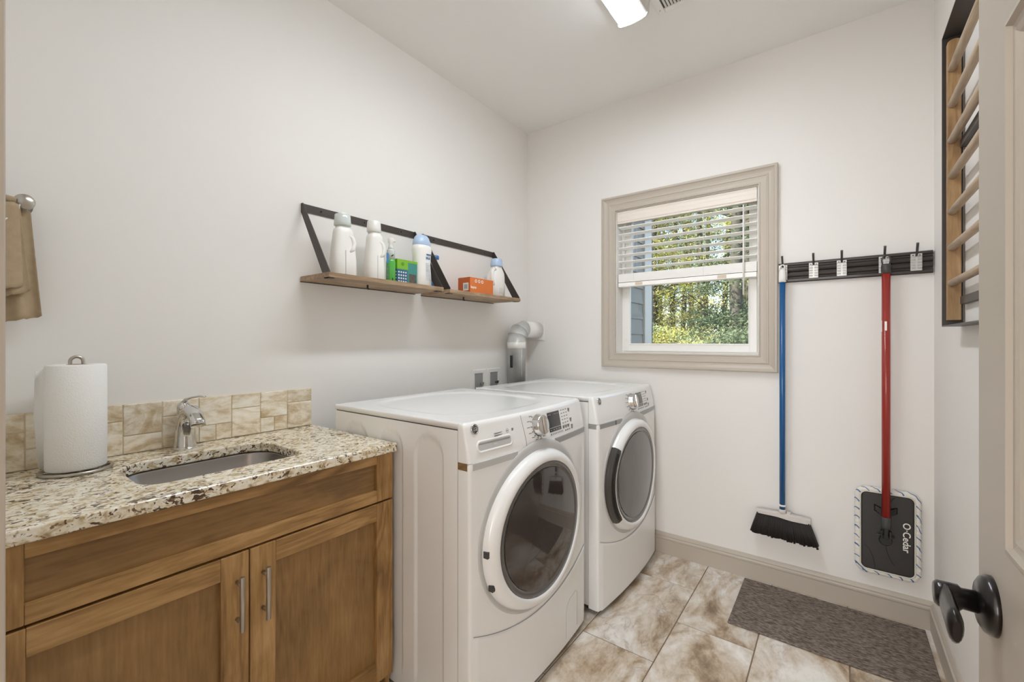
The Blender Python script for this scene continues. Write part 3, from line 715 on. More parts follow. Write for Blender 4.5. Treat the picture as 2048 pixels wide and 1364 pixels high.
obj('dark_picture', MB().box(.155, .1555, -1.216, -1.172, ZS1 + .004, ZS1 + .052), mat('box_picture', (92, 84, 78), .5, var=(90, .6)), t)
obj('badge', MB().lathe([(.009, 0), (.009, .0005)], (.1556, -1.254, ZS1 + .094), 'X', 16), mat('badge_green', (86, 150, 40), .5), t)
# scent booster bottle
c = (.128, -1.113, ZS1); t = thing('scent_booster_bottle', 'waisted white bottle with a pale blue domed cap at the right of the left shelf', 'bottle', c)
obj('bottle_body', body([(0, .036, .049), (.006, .040, .053), (.06, .038, .051), (.11, .035, .046), (.15, .036, .049), (.185, .039, .054), (.205, .036, .050), (.210, .032, .044)], c, e=.9), m_bottle, t)
obj('cap', body([(.205, .034, .047), (.211, .036, .049), (.228, .034, .046), (.246, .028, .040), (.258, .020, .030), (.263, .008, .014)], c, e=.9), m_lblue, t, label='pale blue domed cap')
mb = MB()
for k in range(12): mb.box(c[0] + .0375, c[0] + .0395, c[1] - .006, c[1] + .026 - .004 * (k % 3), c[2] + .035 + k * .0075, c[2] + .0365 + k * .0075)
obj('fine_print', mb, mat('pale_print', (188, 198, 214), .6), t)
obj('label_stripe', MB().box(c[0] + .0375, c[0] + .0400, c[1] - .002, c[1] + .034, c[2] + .158, c[2] + .163), m_navy, t)
obj('label_mark', MB().box(c[0] + .0372, c[0] + .0396, c[1] - .004, c[1] + .008, c[2] + .138, c[2] + .148).box(c[0] + .0372, c[0] + .0396, c[1] + .013, c[1] + .019, c[2] + .136, c[2] + .147), m_blue, t)
# blue-labelled bottle behind the straps
c = (.060, -.956, ZS2); t = thing('cleaner_bottle', 'white bottle with a blue cap and blue label behind the paired metal straps', 'bottle', c)
obj('bottle_body', body([(0, .026, .034), (.005, .029, .037), (.09, .028, .036), (.12, .022, .030), (.15, .015, .018), (.178, .014, .016)], c), m_bottle, t)
obj('cap', MB().lathe([(.019, .175), (.0195, .178), (.0195, .192), (.017, .195), (.001, .195)], c, 'Z', 24), m_dblue, t, label='deep blue cap')
obj('label_wrap', body([(.018, .0275, .0355), (.020, .0297, .0378), (.070, .0292, .0374), (.072, .0275, .0355)], c), m_blue, t)
# orange box
t = thing('tissue_box', 'orange and white carton on the right shelf', 'box', (.12, -.70, ZS2))
ob = obj('carton', MB().box(.078, .170, -.800, -.600, ZS2, ZS2 + .092), m_orange, t, bevel=.0008)
obj('end_panel', MB().box(.080, .168, -.8006, -.7995, ZS2 + .002, ZS2 + .090), m_dorange, t)
obj('white_edge', MB().box(.078, .1704, -.6004, -.5990, ZS2, ZS2 + .0922).box(.168, .1706, -.797, -.600, ZS2 + .0905, ZS2 + .0925).box(.078, .170, -.8008, -.798, ZS2 + .0905, ZS2 + .0925), m_prwhite, t)
mb = MB()
for k in range(3): 
    yy = -.752 + .027 * k + .0; mb.loft([[(.1703 + dx, yy + .0 + r * cos(a), ZS2 + .072 + r * sin(a)) for a in [2 * PI * j / 18 for j in range(18)]] for r, dx in ((.0095, 0), (.0095, .0006), (.0048, .0006), (.0048, 0))], loop=True)
obj('ring_symbols', mb, m_prwhite, t)
text('lettering', 'bayco', .020, m_prwhite, t, face_x((.1702, -.772, ZS2 + .036)), bold=.0006)
obj('barcode_panel', MB().box(.118, .158, -.8012, -.8004, ZS2 + .018, ZS2 + .060), m_prwhite, t)
mb = MB()
for k in range(8): mb.box(.126 + k * .0032, .1277 + k * .0032, -.8016, -.8010, ZS2 + .026, ZS2 + .052)
obj('barcode', mb, m_prgrey, t)
# right white jug
c = (.125, -.520, ZS2); t = thing('bleach_bottle', 'white bottle with a pale blue screw cap at the right end of the shelves', 'bottle', c)
obj('bottle_body', body([(0, .036, .052), (.006, .041, .066), (.085, .041, .066), (.125, .039, .064, .002), (.150, .036, .056, .006), (.168, .031, .044, .008), (.182, .028, .034, .008), (.196, .027, .032, .008)], c), m_bottle, t)
obj('handle', MB().tube([(c[0] + .018, c[1] - .026, c[2] + .166), (c[0] + .022, c[1] - .046, c[2] + .168), (c[0] + .024, c[1] - .062, c[2] + .150), (c[0] + .024, c[1] - .064, c[2] + .110), (c[0] + .024, c[1] - .050, c[2] + .070)], [.009, .010, .0105, .0105, .009], 14), m_bottle, t)
obj('cap', MB().lathe([(.037, .190), (.038, .194), (.0375, .206), (.033, .232), (.031, .236), (.001, .236)], (c[0], c[1] + .008, c[2]), 'Z', 36), m_lblue, t, label='pale blue screw cap')
mb = MB()
for k in range(7): mb.box(c[0] + .0395, c[0] + .0408, c[1] - .010, c[1] + .010, c[2] + .024 + k * .005, c[2] + .0265 + k * .005)
obj('fine_print', mb, m_prgrey, t)

# ================================================================== LAUNDRY MACHINES
HW = .3775
m_dark = mat('display_black', (34, 31, 31), .18, coat=.6)
m_print = mat('panel_print', (132, 132, 132), .5)
m_drum = mat('drum_dark', (60, 56, 55), .35, .6)
def machine(name, yc, dx, lbl, washer):
    X = lambda v: v + dx
    g = 'pair of white front-loading laundry machines'
    t = thing(name, lbl, 'washer' if washer else 'dryer', (X(.53), yc, 0), g)
    xb, xs = .165, .845
    # side panels with three pressed arches
    def arch(x, z):
        d = 0.
        for c_, w_, top in ((.305, .078, .931), (.515, .066, .931), (.712, .070, .934)):
            # arch: capsule open at the bottom
            tz = top - w_ * 1.05
            zz_ = max(0., (z - tz) / 1.05)
            r = math.hypot(x - c_, zz_)
            b = .06
            fl = smooth(.06, .14, z)
            d = max(d, (1 - smooth(w_ - .008, w_, r)) * fl)
        return d
    nx, nz = 150, 80
    for sgn, nm in ((-1, 'side_panel'), (1, 'side_panel')):
        rows = []
        for i in range(nz + 1):
            z = .035 + (.964 - .035) * i / nz
            rows.append([(X(xb + (xs - xb) * j / nx), yc + sgn * (HW - .0060 * arch(xb + (xs - xb) * j / nx, z)), z) for j in range(nx + 1)])
        mb = MB(); mb.loft(rows, closed=False, caps=False)
        mb.add([(X(xb), yc + sgn * (HW - .02), .035), (X(xs), yc + sgn * (HW - .02), .035), (X(xs), yc + sgn * (HW - .02), .964), (X(xb), yc + sgn * (HW - .02), .964)], [(0, 1, 2, 3)])
        obj(nm, mb, m_enamel, t)
    mb = MB().box(X(xb), X(xb + .01), yc - HW + .004, yc + HW - .004, .035, .967).box(X(xb), X(xs), yc - HW + .02, yc + HW - .02, .03, .036)
    obj('back_panel', mb, m_galv, t)
    # lid: rounded slab with a shallow dished field
    mb = MB(); nx2, ny2 = 60, 60; rows = []
    zt = .987
    def lidz(u, v):
        ex = max(0., abs(u) - .90); ey = max(0., abs(v) - .965)
        r = (abs(u * 1.0) ** 3.2 + abs(v * 1.08) ** 3.2) ** (1 / 3.2)
        return zt - .0055 * (1 - smooth(.80, .90, r))
    x0_, x1_ = xb - .004, xs + .002
    for i in range(nx2 + 1):
        u = -1 + 2 * i / nx2
        rows.append([(X(x0_ + (x1_ - x0_) * (u + 1) / 2), yc + (HW - .004) * (-1 + 2 * j / ny2), lidz(u, -1 + 2 * j / ny2)) for j in range(ny2 + 1)])
    mb.loft(rows, closed=False, caps=False)
    prof = [(.0, zt), (.003, zt - .0012), (.004, zt - .005), (.004, .9675), (-.006, .9675)]
    for sgn in (-1, 1):
        mb.loft([[(X(x), yc + sgn * (HW - .004 + p), z) for p, z in prof] for x in (x0_, x1_)], closed=False, caps=False)
    mb.loft([[(X(x0_ - p * .6), y, z) for p, z in prof] for y in (yc - HW + .004, yc + HW - .004)], closed=False, caps=False)
    obj('lid', mb, m_enamel, t)
    obj('lid_seam', MB().box(X(xb), X(xs), yc - HW + .003, yc + HW - .003, .9635, .9678), m_dgrey, t)
    # bowed front, one skin with the kick arc pressed in
    def outline(z):
        lean = .019 * smooth(.862, 1.02, z) * 1.25
        base = .893 - lean + .004 * smooth(.865, .860, z)
        return base
    cols = []
    nfy = 64
    def fx_(y, z):                 # y relative to the centre
        b_ = outline(z); bow = .022 * (1 - (y / HW) ** 2)
        v = b_ + bow
        za = .262 + .085 * (abs(y + .02) / HW) ** 2.0
        v += .0045 * smooth(za + .006, za - .006, z) - .004 * math.exp(-((z - za) / .0035) ** 2)
        return v
    zs = sorted([.022, .026, .032] + [.04 + .0105 * i for i in range(19)] + [.24 + .0028 * i for i in range(43)] + [.363 + .0105 * i for i in range(58)])
    zs = [z for z in zs if z < .955] + [.955, .962, .968, .974]
    top = []
    rows = []
    for z in zs + ['t1', 't2', 't3', 't4']:
        if isinstance(z, str):
            k_ = int(z[1]); zz_ = .974 + .014 * sin(k_ * PI / 8); inn = .012 * (1 - cos(k_ * PI / 8))
        else: zz_ = z; inn = 0.
        row = []
        r = .012
        e0 = outline(zz_)
        for sg in (-1,):
            row += [(X(xs + .0015), yc - HW + inn * .5, zz_), (X((xs + e0 - r) / 2), yc - HW + inn * .5, zz_), (X(e0 - r), yc - HW + inn * .6, zz_)]
        for k_ in range(1, 6):
            a = PI / 2 * k_ / 5; row.append((X(e0 - r + r * sin(a) - inn), yc - HW + r - r * cos(a) + inn * .5, zz_))
        for j in range(1, nfy):
            y = -HW + .012 + (2 * HW - .024) * j / nfy
            row.append((X(fx_(y, zz_) - inn), yc + y, zz_))
        for k_ in range(5, 0, -1):
            a = PI / 2 * k_ / 5; row.append((X(e0 - r + r * sin(a) - inn), yc + HW - r + r * cos(a) - inn * .5, zz_))
        row += [(X(e0 - r), yc + HW - inn * .6, zz_), (X((xs + e0 - r) / 2), yc + HW - inn * .5, zz_), (X(xs + .0015), yc + HW - inn * .5, zz_)]
        rows.append(row)
    mb = MB(); mb.loft(rows, closed=False, caps=False)
    k_ = len(mb.v); n_ = len(rows[-1])
    mb.f.append([k_ - n_ + j for j in range(n_)]); mb.sm.append(False)
    fr = obj('front_panel', mb, m_enamel, t)
    obj('kick_seam', MB().tube([(X(fx_(y, .262 + .085 * (abs(y + .02) / HW) ** 2.0)) + .0022, yc + y, .262 + .085 * (abs(y + .02) / HW) ** 2.0) for y in [-HW + .014 + (2 * HW - .028) * j / 48 for j in range(49)]], .0011, 6), m_grey, t)
    # side seam shadow gap
    obj('front_seam', MB().box(X(xs - .0012), X(xs + .0015), yc - HW + .0012, yc - HW + .004, .035, .978), m_grey, t)
    DC, DZ, DA, DB = -.028, .5714, .300, .2755
    fy_ = lambda y, z=.6: X(fx_(y, z))
    # chrome strip across the front, broken by the door ring
    def strip(y0, y1, z0, z1, off, mm, nm, cnr=False):
        pts = []; n = 14
        for j in range(n + 1):
            y = y0 + (y1 - y0) * j / n; pts.append((fy_(y, .855) + off, yc + y))
        mb = MB(); mb.loft([[(x - .004, y, z0), (x, y, z0 + .001), (x, y, z1 - .001), (x - .004, y, z1)] for x, y in pts], smooth=False)
        return obj(nm, mb, mm, t)
    bz = (.8435, .8665)
    yb = .128
    strip(-HW + .012, DC - yb, bz[0], bz[1], .0012, m_lgrey if washer else m_grey, 'trim_strip'); strip(DC + yb - .01, HW - .012, bz[0], bz[1], .0012, m_grey, 'trim_strip')
    mb = MB().box(X(xs + .002), X(.886), yc - HW - .0010, yc - HW + .004, bz[0], bz[1]); mb.lathe([(.0135, bz[0]), (.0135, bz[1])], (X(.8805), yc - HW + .0125, 0), 'Z', 28)
    obj('corner_strip', mb, m_chrome, t)
    # door surround: flat grey crescent + groove
    def ell(a_, b_, x, n=72, a0=0, a1=2 * PI, dz=0):
        full = abs(a1 - a0 - 2 * PI) < 1e-6
        N = n if full else n + 1
        return [(x, yc + DC + a_ * cos(a0 + (a1 - a0) * j / n), DZ + dz + b_ * sin(a0 + (a1 - a0) * j / n)) for j in range(N)]
    mb = MB()
    def bent(a_, b_, off, n=72, dz=0):
        out = []
        for j in range(n):
            a = 2 * PI * j / n; y = DC + a_ * cos(a); z = DZ + dz + b_ * sin(a)
            out.append((fy_(max(-HW + .012, min(HW - .012, y)), min(z, .862)) + off, yc + y, z))
        return out
    mb.loft([bent(.318, .300, .0000, dz=.010), bent(.316, .298, .0035, dz=.010), bent(.308, .288, .0035, dz=.006), bent(.300, .270, .001)], caps=False)
    obj('door_surround', mb, m_lgrey, t)
    # door: rounded ring following the bow at its back, flatter at its front
    def ring(a_, b_, x, mix=1.0, n=80):
        out = []
        for j in range(n):
            a = 2 * PI * j / n; y = DC + a_ * cos(a); z = DZ + b_ * sin(a)
            fb = -.0218 * ((y / HW) ** 2) * mix
            out.append((X(x + fb), yc + y, z))
        return out
    door_prof = [(0.000, 0.000, .912), (.000, .000, .922), (-.003, -.003, .934), (-.010, -.009, .945), (-.020, -.018, .952), (-.032, -.030, .955), (-.043, -.0385, .9535), (-.0475, -.0415, .950)]
    mb = MB(); mb.loft([ring(DA + p, DB + q, x) for p, q, x in door_prof] + [ring(DA - .055, DB - .050, .925), ring(DA - .02, DB - .02, .912)], loop=True)
    dr_ = obj('door', mb, m_enamel, t)
    mb = MB(); mb.loft([ring(DA + .0045, DB + .0045, .9125), ring(DA + .0045, DB + .0045, .9175), ring(DA - .004, DB - .004, .921), ring(DA - .004, DB - .004, .912)], loop=True); obj('door_gap_ring', mb, m_dgrey, t)  # dark ring stands in for the shaded gap between door and front
    gm = mat('door_gasket_grey', (92, 88, 86), .25, coat=.5)
    mb = MB(); mb.loft([ring(DA - .0475, DB - .0415, .9497), ring(DA - .060, DB - .053, .9475), ring(DA - .072, DB - .064, .946), ring(DA - .074, DB - .066, .940), ring(DA - .050, DB - .046, .938)], loop=True)
    obj('glass_rim', mb, gm, dr_)
    mb = MB(); rings_ = []
    for q in (1., .8, .6, .4, .2, .03): rings_.append(ring((DA - .073) * q, (DB - .065) * q, .9465 + .006 * (1 - q * q)))
    mb.loft(rings_, caps=False); mb.f.append([len(mb.v) - 80 + j for j in range(80)]); mb.sm.append(True)
    if washer:
        obj('door_glass', mb, mat('tinted_glass', (62, 55, 52), .035, coat=.45), dr_, label='dark tinted glass')
    else:
        obj('door_glass', mb, mat('smoked_door_panel', (88, 82, 79), .16, coat=.5), dr_, label='smoked grey panel')
    # hinge tabs or handle pocket on the left rim
    def rim_pt(deg, p=0., q=0.):
        a = math.radians(deg); y = DC + (DA + p) * cos(a); z = DZ + (DB + q) * sin(a); return y, z
    if washer:
        for z_, h_ in ((.565, .030), (.452, .030)):
            a = PI - math.asin(max(-1, min(1, (z_ + h_ / 2 - DZ) / DB))); y = DC + DA * cos(a)
            obj('hinge_tab', MB().box(X(.924 - .0218 * (y / HW) ** 2), X(.9425 - .0218 * (y / HW) ** 2), yc + y - .0012, yc + y + .0125, z_, z_ + h_ * .72), m_dgrey, dr_, bevel=.002)
    else:
        mb = MB(); rings_ = []
        for j in range(25):
            a = math.radians(141 + (222 - 141) * j / 24); w_ = .030 if 0 < j < 24 else .024
            pin = []
            for p, x in ((.0015, .917), (.0015, .936), (-.006, .9485), (-w_, .957), (-w_, .935)):
                y = DC + (DA + p) * cos(a); z = DZ + (DB + p) * sin(a); pin.append((X(x - .0218 * (y / HW) ** 2), yc + y, z))
            rings_.append(pin)
        mb.loft(rings_, smooth=False); hp_ = obj('door_handle', mb, mat('handle_bezel', (66, 62, 58), .3, coat=.2), dr_, label='long grey curved pull on the door rim')
        mb = MB(); rings_ = []
        for j in range(21):
            a = math.radians(146 + (217 - 146) * j / 20)
            pin = []
            for p, x in ((-.008, .950), (-.008, .9535), (-.018, .9575), (-.018, .953)):
                y = DC + (DA + p) * cos(a); z = DZ + (DB + p) * sin(a); pin.append((X(x - .0218 * (y / HW) ** 2), yc + y, z))
            rings_.append(pin)
        mb.loft(rings_, smooth=False); obj('grip_slot', mb, m_blackpl, hp_)
    # ---- control panel
    def P3(y, z, off=0.): return (fy_(y, z) + off, yc + y, z)
    slope = .036 / .11
    def quad(y0, y1, z0, z1, off, mm, nm, par=None):
        N_ = 8; mb = MB()
        rows_ = [[P3(y0 + (y1 - y0) * i / N_, z0 + (z1 - z0) * j / N_, off) for i in range(N_ + 1)] for j in range(N_ + 1)]
        mb.loft(rows_, closed=False, caps=False)
        rim = [P3(y0 + (y1 - y0) * i / N_, z0, 0) for i in range(N_ + 1)] + [P3(y1, z0 + (z1 - z0) * j / N_, 0) for j in range(1, N_ + 1)] + [P3(y1 + (y0 - y1) * i / N_, z1, 0) for i in range(1, N_ + 1)] + [P3(y0, z1 + (z0 - z1) * j / N_, 0) for j in range(1, N_)]
        mb.loft([[(x + off, y, z) for x, y, z in rim], [(x - .002, y, z) for x, y, z in rim]], caps=False, smooth=False)
        return obj(nm, mb, mm, par or t)
    sc_ = quad(.058, .150, .893, .966, .0010, m_dark, 'display')
    quad(.060, .148, .9065, .9080, .0013, m_lgrey, 'display_line', sc_)
    mb = MB()
    for y in (.066, .078, .112, .124, .137): p = P3(y, .957, .0012); mb.box(p[0] - .001, p[0] + .0004, p[1] - .002, p[1] + .002, p[2] - .0015, p[2] + .0015)
    for k_ in range(4): p = P3(.070 + .02 * k_, .899, .0012); mb.box(p[0] - .001, p[0] + .0004, p[1] - .004, p[1] + .004, p[2] - .001, p[2] + .001)
    obj('display_marks', mb, m_lgrey, sc_)
    mb = MB()
    for i in range(3):
        for j in range(5):
            p = P3(.170 + .021 * i, .963 - .0125 * j, .0004); mb.box(p[0] - .001, p[0] + .0006, p[1] - .0045, p[1] + .0045, p[2] - .0016, p[2] + .0016)
    for i in range(3): p = P3(.170 + .021 * i, .897, .0004); mb.box(p[0] - .001, p[0] + .0007, p[1] - .007, p[1] + .007, p[2] - .006, p[2] + .006)
    for i in range(8): p = P3(.070 + .0125 * i, .8835, .0004); mb.box(p[0] - .001, p[0] + .0006, p[1] - (.006 if i == 0 else .002), p[1] + .002, p[2] - .003, p[2] + .003)
    for i in range(3): p = P3(.186 + .017 * i, .8815, .0004); mb.box(p[0] - .001, p[0] + .0006, p[1] - .004, p[1] + .004, p[2] - .003, p[2] + .003)
    for y, z in ((.236, .955), (.240, .915), (.244, .888)): p = P3(y, z, .0004); mb.box(p[0] - .001, p[0] + .0009, p[1] - .006, p[1] + .006, p[2] - .009, p[2] + .009)
    obj('buttons', mb, m_print, t)
    # dial
    kc = P3(-.012, .932, 0.); ax = Vector((1, 0, .20)).normalized(); u = Vector((0, 1, 0)); w = ax.cross(u)
    def dring(r, h, flute=0.):
        return [Vector(kc) + ax * h + (u * cos(a) + w * sin(a)) * (r + (flute if j % 3 == 0 else 0)) for j, a in enumerate([2 * PI * j / 60 for j in range(60)])]
    mb = MB(); mb.loft([dring(.041, -.004), dring(.041, .003, .0012), dring(.0385, .007, .0012), dring(.036, .022, .001), dring(.034, .027), dring(.028, .0285), dring(.002, .0285)])
    kn = obj('dial', mb, m_chrome, t, label='chrome selector dial')
    mb = MB(); mb.loft([[Vector(kc) + ax * h + u * p + w * q for p, q in ((-.007 * s_, -.031), (.007 * s_, -.031), (.009 * s_, 0), (.007 * s_, .031), (-.007 * s_, .031), (-.009 * s_, 0))] for h, s_ in ((.028, 1), (.034, .8))], smooth=False)
    obj('dial_grip', mb, m_nickel, kn)
    mb = MB()
    for k_ in range(11):
        a = math.radians(60 + 24 * k_); y = -.012 + .060 * cos(a) * 1.0; z = .932 + .050 * sin(a)
        if z > .970 or z < .876: continue
        p = P3(y, z, .0004); mb.box(p[0] - .001, p[0] + .0005, p[1] - .010, p[1] + .006, p[2] - .0012, p[2] + .0012)
        y = -.012 + .0465 * cos(a); z = .932 + .0445 * sin(a); p = P3(y, z, .0006); mb.box(p[0] - .001, p[0] + .0006, p[1] - .0025, p[1] + .0025, p[2] - .0022, p[2] + .0022)
    obj('dial_marks', mb, m_print, t)
    # round maker's badge
    by, bz_ = -.338, .966
    bc = P3(by, bz_, 0.)
    def bring(r, h): return [Vector(bc) + ax * h + (u * cos(a) + w * sin(a)) * r for a in [2 * PI * j / 32 for j in range(32)]]
    mb = MB(); mb.loft([bring(.0172, -.004), bring(.0172, .002), bring(.0150, .0032), bring(.0136, .0026), bring(.0136, -.002)], loop=True)
    bd = obj('badge', mb, m_chrome, t)
    mb = MB(); mb.loft([bring(.0137, .0), bring(.0137, .0024)]); obj('badge_disc', mb, m_dark, bd)
    Mx = Matrix.Translation(Vector(bc) + ax * .0026) @ Matrix(((u.x, -w.x * -1, ax.x, 0), (u.y, w.y, ax.y, 0), (u.z, w.z, ax.z, 0), (0, 0, 0, 1)))
    Mx = Matrix.Translation(Vector(bc) + ax * .0026) @ Matrix(((u[0], w[0], ax[0], 0), (u[1], w[1], ax[1], 0), (u[2], w[2], ax[2], 0), (0, 0, 0, 1)))
    text('badge_letters', 'GE', .0155, m_chrome, bd, Mx, shear=.35, bold=.0003)
    mb = MB()
    for k_ in range(4):
        a0 = PI / 4 + k_ * PI / 2; pts = [Vector(bc) + ax * .003 + (u * cos(a) + w * sin(a)) * (.0113 - .0024 * abs(a - a0)) for a in [a0 - .55 + 1.1 * j / 6 for j in range(7)]]
        mb.tube(pts, .0006, 6)
    obj('badge_swirls', mb, m_chrome, bd)
    if washer:
        # dispenser drawer: pocket with a raised lip, seam to its right, small print
        dzc = (.896, .924); dyc = (-.336, -.178)
        def rr(o, off): return [P3(y, z, off) for y, z in rrect(dyc[0] - o, dyc[1] + o, dzc[0] - o, dzc[1] + o, .012 + o, 5)]
        mb = MB(); mb.loft([rr(.006, -.001), rr(.005, .0022), rr(.002, .0030), rr(0, .0022), rr(-.0025, .0004)], caps=False)
        dd = obj('drawer_pull', mb, m_enamel, t)
        mb = MB(); mb.loft([rr(-.0015, -.0008), rr(-.0022, .0009)]); obj('pull_recess', mb, m_lgrey, dd)
        mb = MB(); mb.loft([[P3(y, z, .0010) for y, z in ((dyc[0] + .004, dzc[1] - .004), (dyc[1] - .004, dzc[1] - .004), (dyc[1] - .010, dzc[1] - .0095), (dyc[0] + .004, dzc[1] - .0075))], [P3(y, z, .0013) for y, z in ((dyc[0] + .004, dzc[1] - .004), (dyc[1] - .004, dzc[1] - .004), (dyc[1] - .010, dzc[1] - .0095), (dyc[0] + .004, dzc[1] - .0075))]], smooth=False)
        obj('recess_lip', mb, m_grey, dd)
        pts = [P3(-.110 + .012 * (j / 10), .980 - .108 * j / 10, .0003) for j in range(11)]
        obj('drawer_seam', MB().tube(pts, .0008, 6), m_print, t)
        mb = MB()
        for r_ in range(2):
            p = P3(-.232, .9405 - .007 * r_, .0003); mb.box(p[0] - .001, p[0] + .0006, p[1] - .026, p[1] + .022, p[2] - .0014, p[2] + .0014)
        for y in (-.192,): 
            p = Vector(P3(y, .941, .0006)); mb.loft([[p + (u * cos(a) + w * sin(a)) * r for a in [2 * PI * j / 20 for j in range(20)]] for r in (.0072, .0058)], caps=False)
            mb.box(p[0] - .001, p[0] + .0004, p[1] - .003, p[1] + .003, p[2] - .001, p[2] + .001)
        p = P3(-.165, .940, .0003); mb.box(p[0] - .001, p[0] + .0005, p[1] - .004, p[1] + .004, p[2] - .005, p[2] + .005)
        obj('drawer_print', mb, m_print, t)
        # small access flap low on the right of the kick panel
        pts = [(.170, .045), (.170, .150), (.182, .176), (.205, .190), (.262, .196), (.275, .185), (.275, .045)]
        obj('access_flap', MB().tube([P3(y, z, .0002) for y, z in pts], .0010, 6), m_lgrey, t)
    else:
        p = P3(-.222, .855, 0); obj('strip_joint', MB().box(p[0] - .002, p[0] + .0018, p[1] - .004, p[1] + .004, bz[0] + .001, bz[1] - .001), m_dgrey, t)
    for sx_ in (xb + .06, xs - .02):
        for sy_ in (-HW + .05, HW - .05):
            obj('foot', MB().lathe([(.018, 0), (.020, .004), (.020, .012), (.009, .014), (.009, .036)], (X(sx_), yc + sy_, 0), 'Z', 16), m_blackpl, t)
    obj('underframe', MB().box(X(xb + .01), X(xs + .02), yc - HW + .012, yc + HW - .012, .018, .030), m_dgrey, t)
    return t
machine('washing_machine', -1.2225, 0., 'white front-loading washer with dark glass door beside the wooden cabinet', True)
machine('clothes_dryer', -.4055, .036, 'white front-loading dryer with a grey curved pull, nearest the window wall', False)

# laundry outlet boxes
for y0, lbl in ((-.601, 'left white recessed laundry outlet box behind the dryer'), (-.452, 'right white recessed laundry outlet box behind the dryer')):
    t = thing('laundry_outlet_box', lbl, 'outlet box', (0, y0 + .065, 1.0), 'recessed white boxes low on the left wall')
    y1 = y0 + .130; z0, z1 = .90, 1.066
    mb = MB().frame_yz(y0, y1, z0, z1, [(0, 0), (0, .004), (.003, .007), (.023, .006), (.026, .001), (.026, 0)], 0, 1)
    obj('faceplate', mb, m_whitepl, t)
    obj('recess_shade', MB().box(.0005, .0015, y0 + .017, y1 - .017, z0 + .017, z1 - .017), m_grey, t)  # flat grey plate; the shade inside the white box is its colour
    obj('valve', MB().cyl((.0015, y1 - .045, .975), (.022, y1 - .045, .975), .006, 12).box(.016, .022, y1 - .055, y1 - .035, .980, .986), m_nickel if y0 < -.5 else m_dgrey, t)

# dryer vent duct
t = thing('vent_duct', 'galvanised metal dryer duct bending into the window wall', 'duct', (.085, -.25, 1.0))
dcx, dcy = .086, -.252
mb = MB(); mb.lathe([(.060, .55), (.060, 1.225), (.0625, 1.226), (.0625, 1.245)], (dcx, dcy, 0), 'Z', 36, caps=True)
obj('straight_pipe', mb, m_galv, t)
obj('pipe_seam', MB().tube([(dcx + .056, dcy - .022, .90), (dcx + .056, dcy - .022, 1.225)], .0022, 8), mat('duct_seam', (214, 212, 206), .3, .9), t)
obj('foil_tape', MB().lathe([(.0605, 1.196), (.0632, 1.197), (.0632, 1.236), (.0605, 1.237)], (dcx, dcy, 0), 'Z', 36), mat('foil_tape', (236, 235, 230), .4, .1, bump=(120, .4)), t)
obj('damper_lever', MB().box(dcx + .002, dcx + .014, dcy - .074, dcy - .062, 1.07, 1.15), m_blackpl, t)
# three gores of the elbow
import itertools
gore = [((dcy, 1.236), 0), ((dcy + .006, 1.275), 22), ((dcy + .032, 1.306), 50), ((dcy + .075, 1.322), 90)]
for i in range(3):
    (ya, za), aa = gore[i]; (yb_, zb_), ab = gore[i + 1]
    mb = MB(); rings = []
    for (yy, zz_), an, rr_ in (((ya, za), aa, .0620 - .002 * 0), ((ya + (yb_ - ya) * .12, za + (zb_ - za) * .12), aa, .0635), ((ya + (yb_ - ya) * .2, za + (zb_ - za) * .2), aa, .0600), ((yb_, zb_), ab, .0600)):
        an = math.radians(an); d1 = Vector((0, cos(an), -sin(an)))
        rings.append([Vector((dcx, yy, zz_)) + Vector((1, 0, 0)) * rr_ * cos(q) + d1 * rr_ * sin(q) for q in [2 * PI * j / 32 for j in range(32)]])
    mb.loft(rings); obj('elbow_section', mb, m_galv, t)
obj('wall_sleeve', MB().lathe([(.058, dcy + .072), (.058, -.012)], (dcx, 0, 1.321), 'Y', 36), m_whitepl, t)
obj('wall_plate', MB().box(dcx - .072, dcx + .062, -.010, -.001, 1.249, 1.384), m_whitepl, t, bevel=.003)

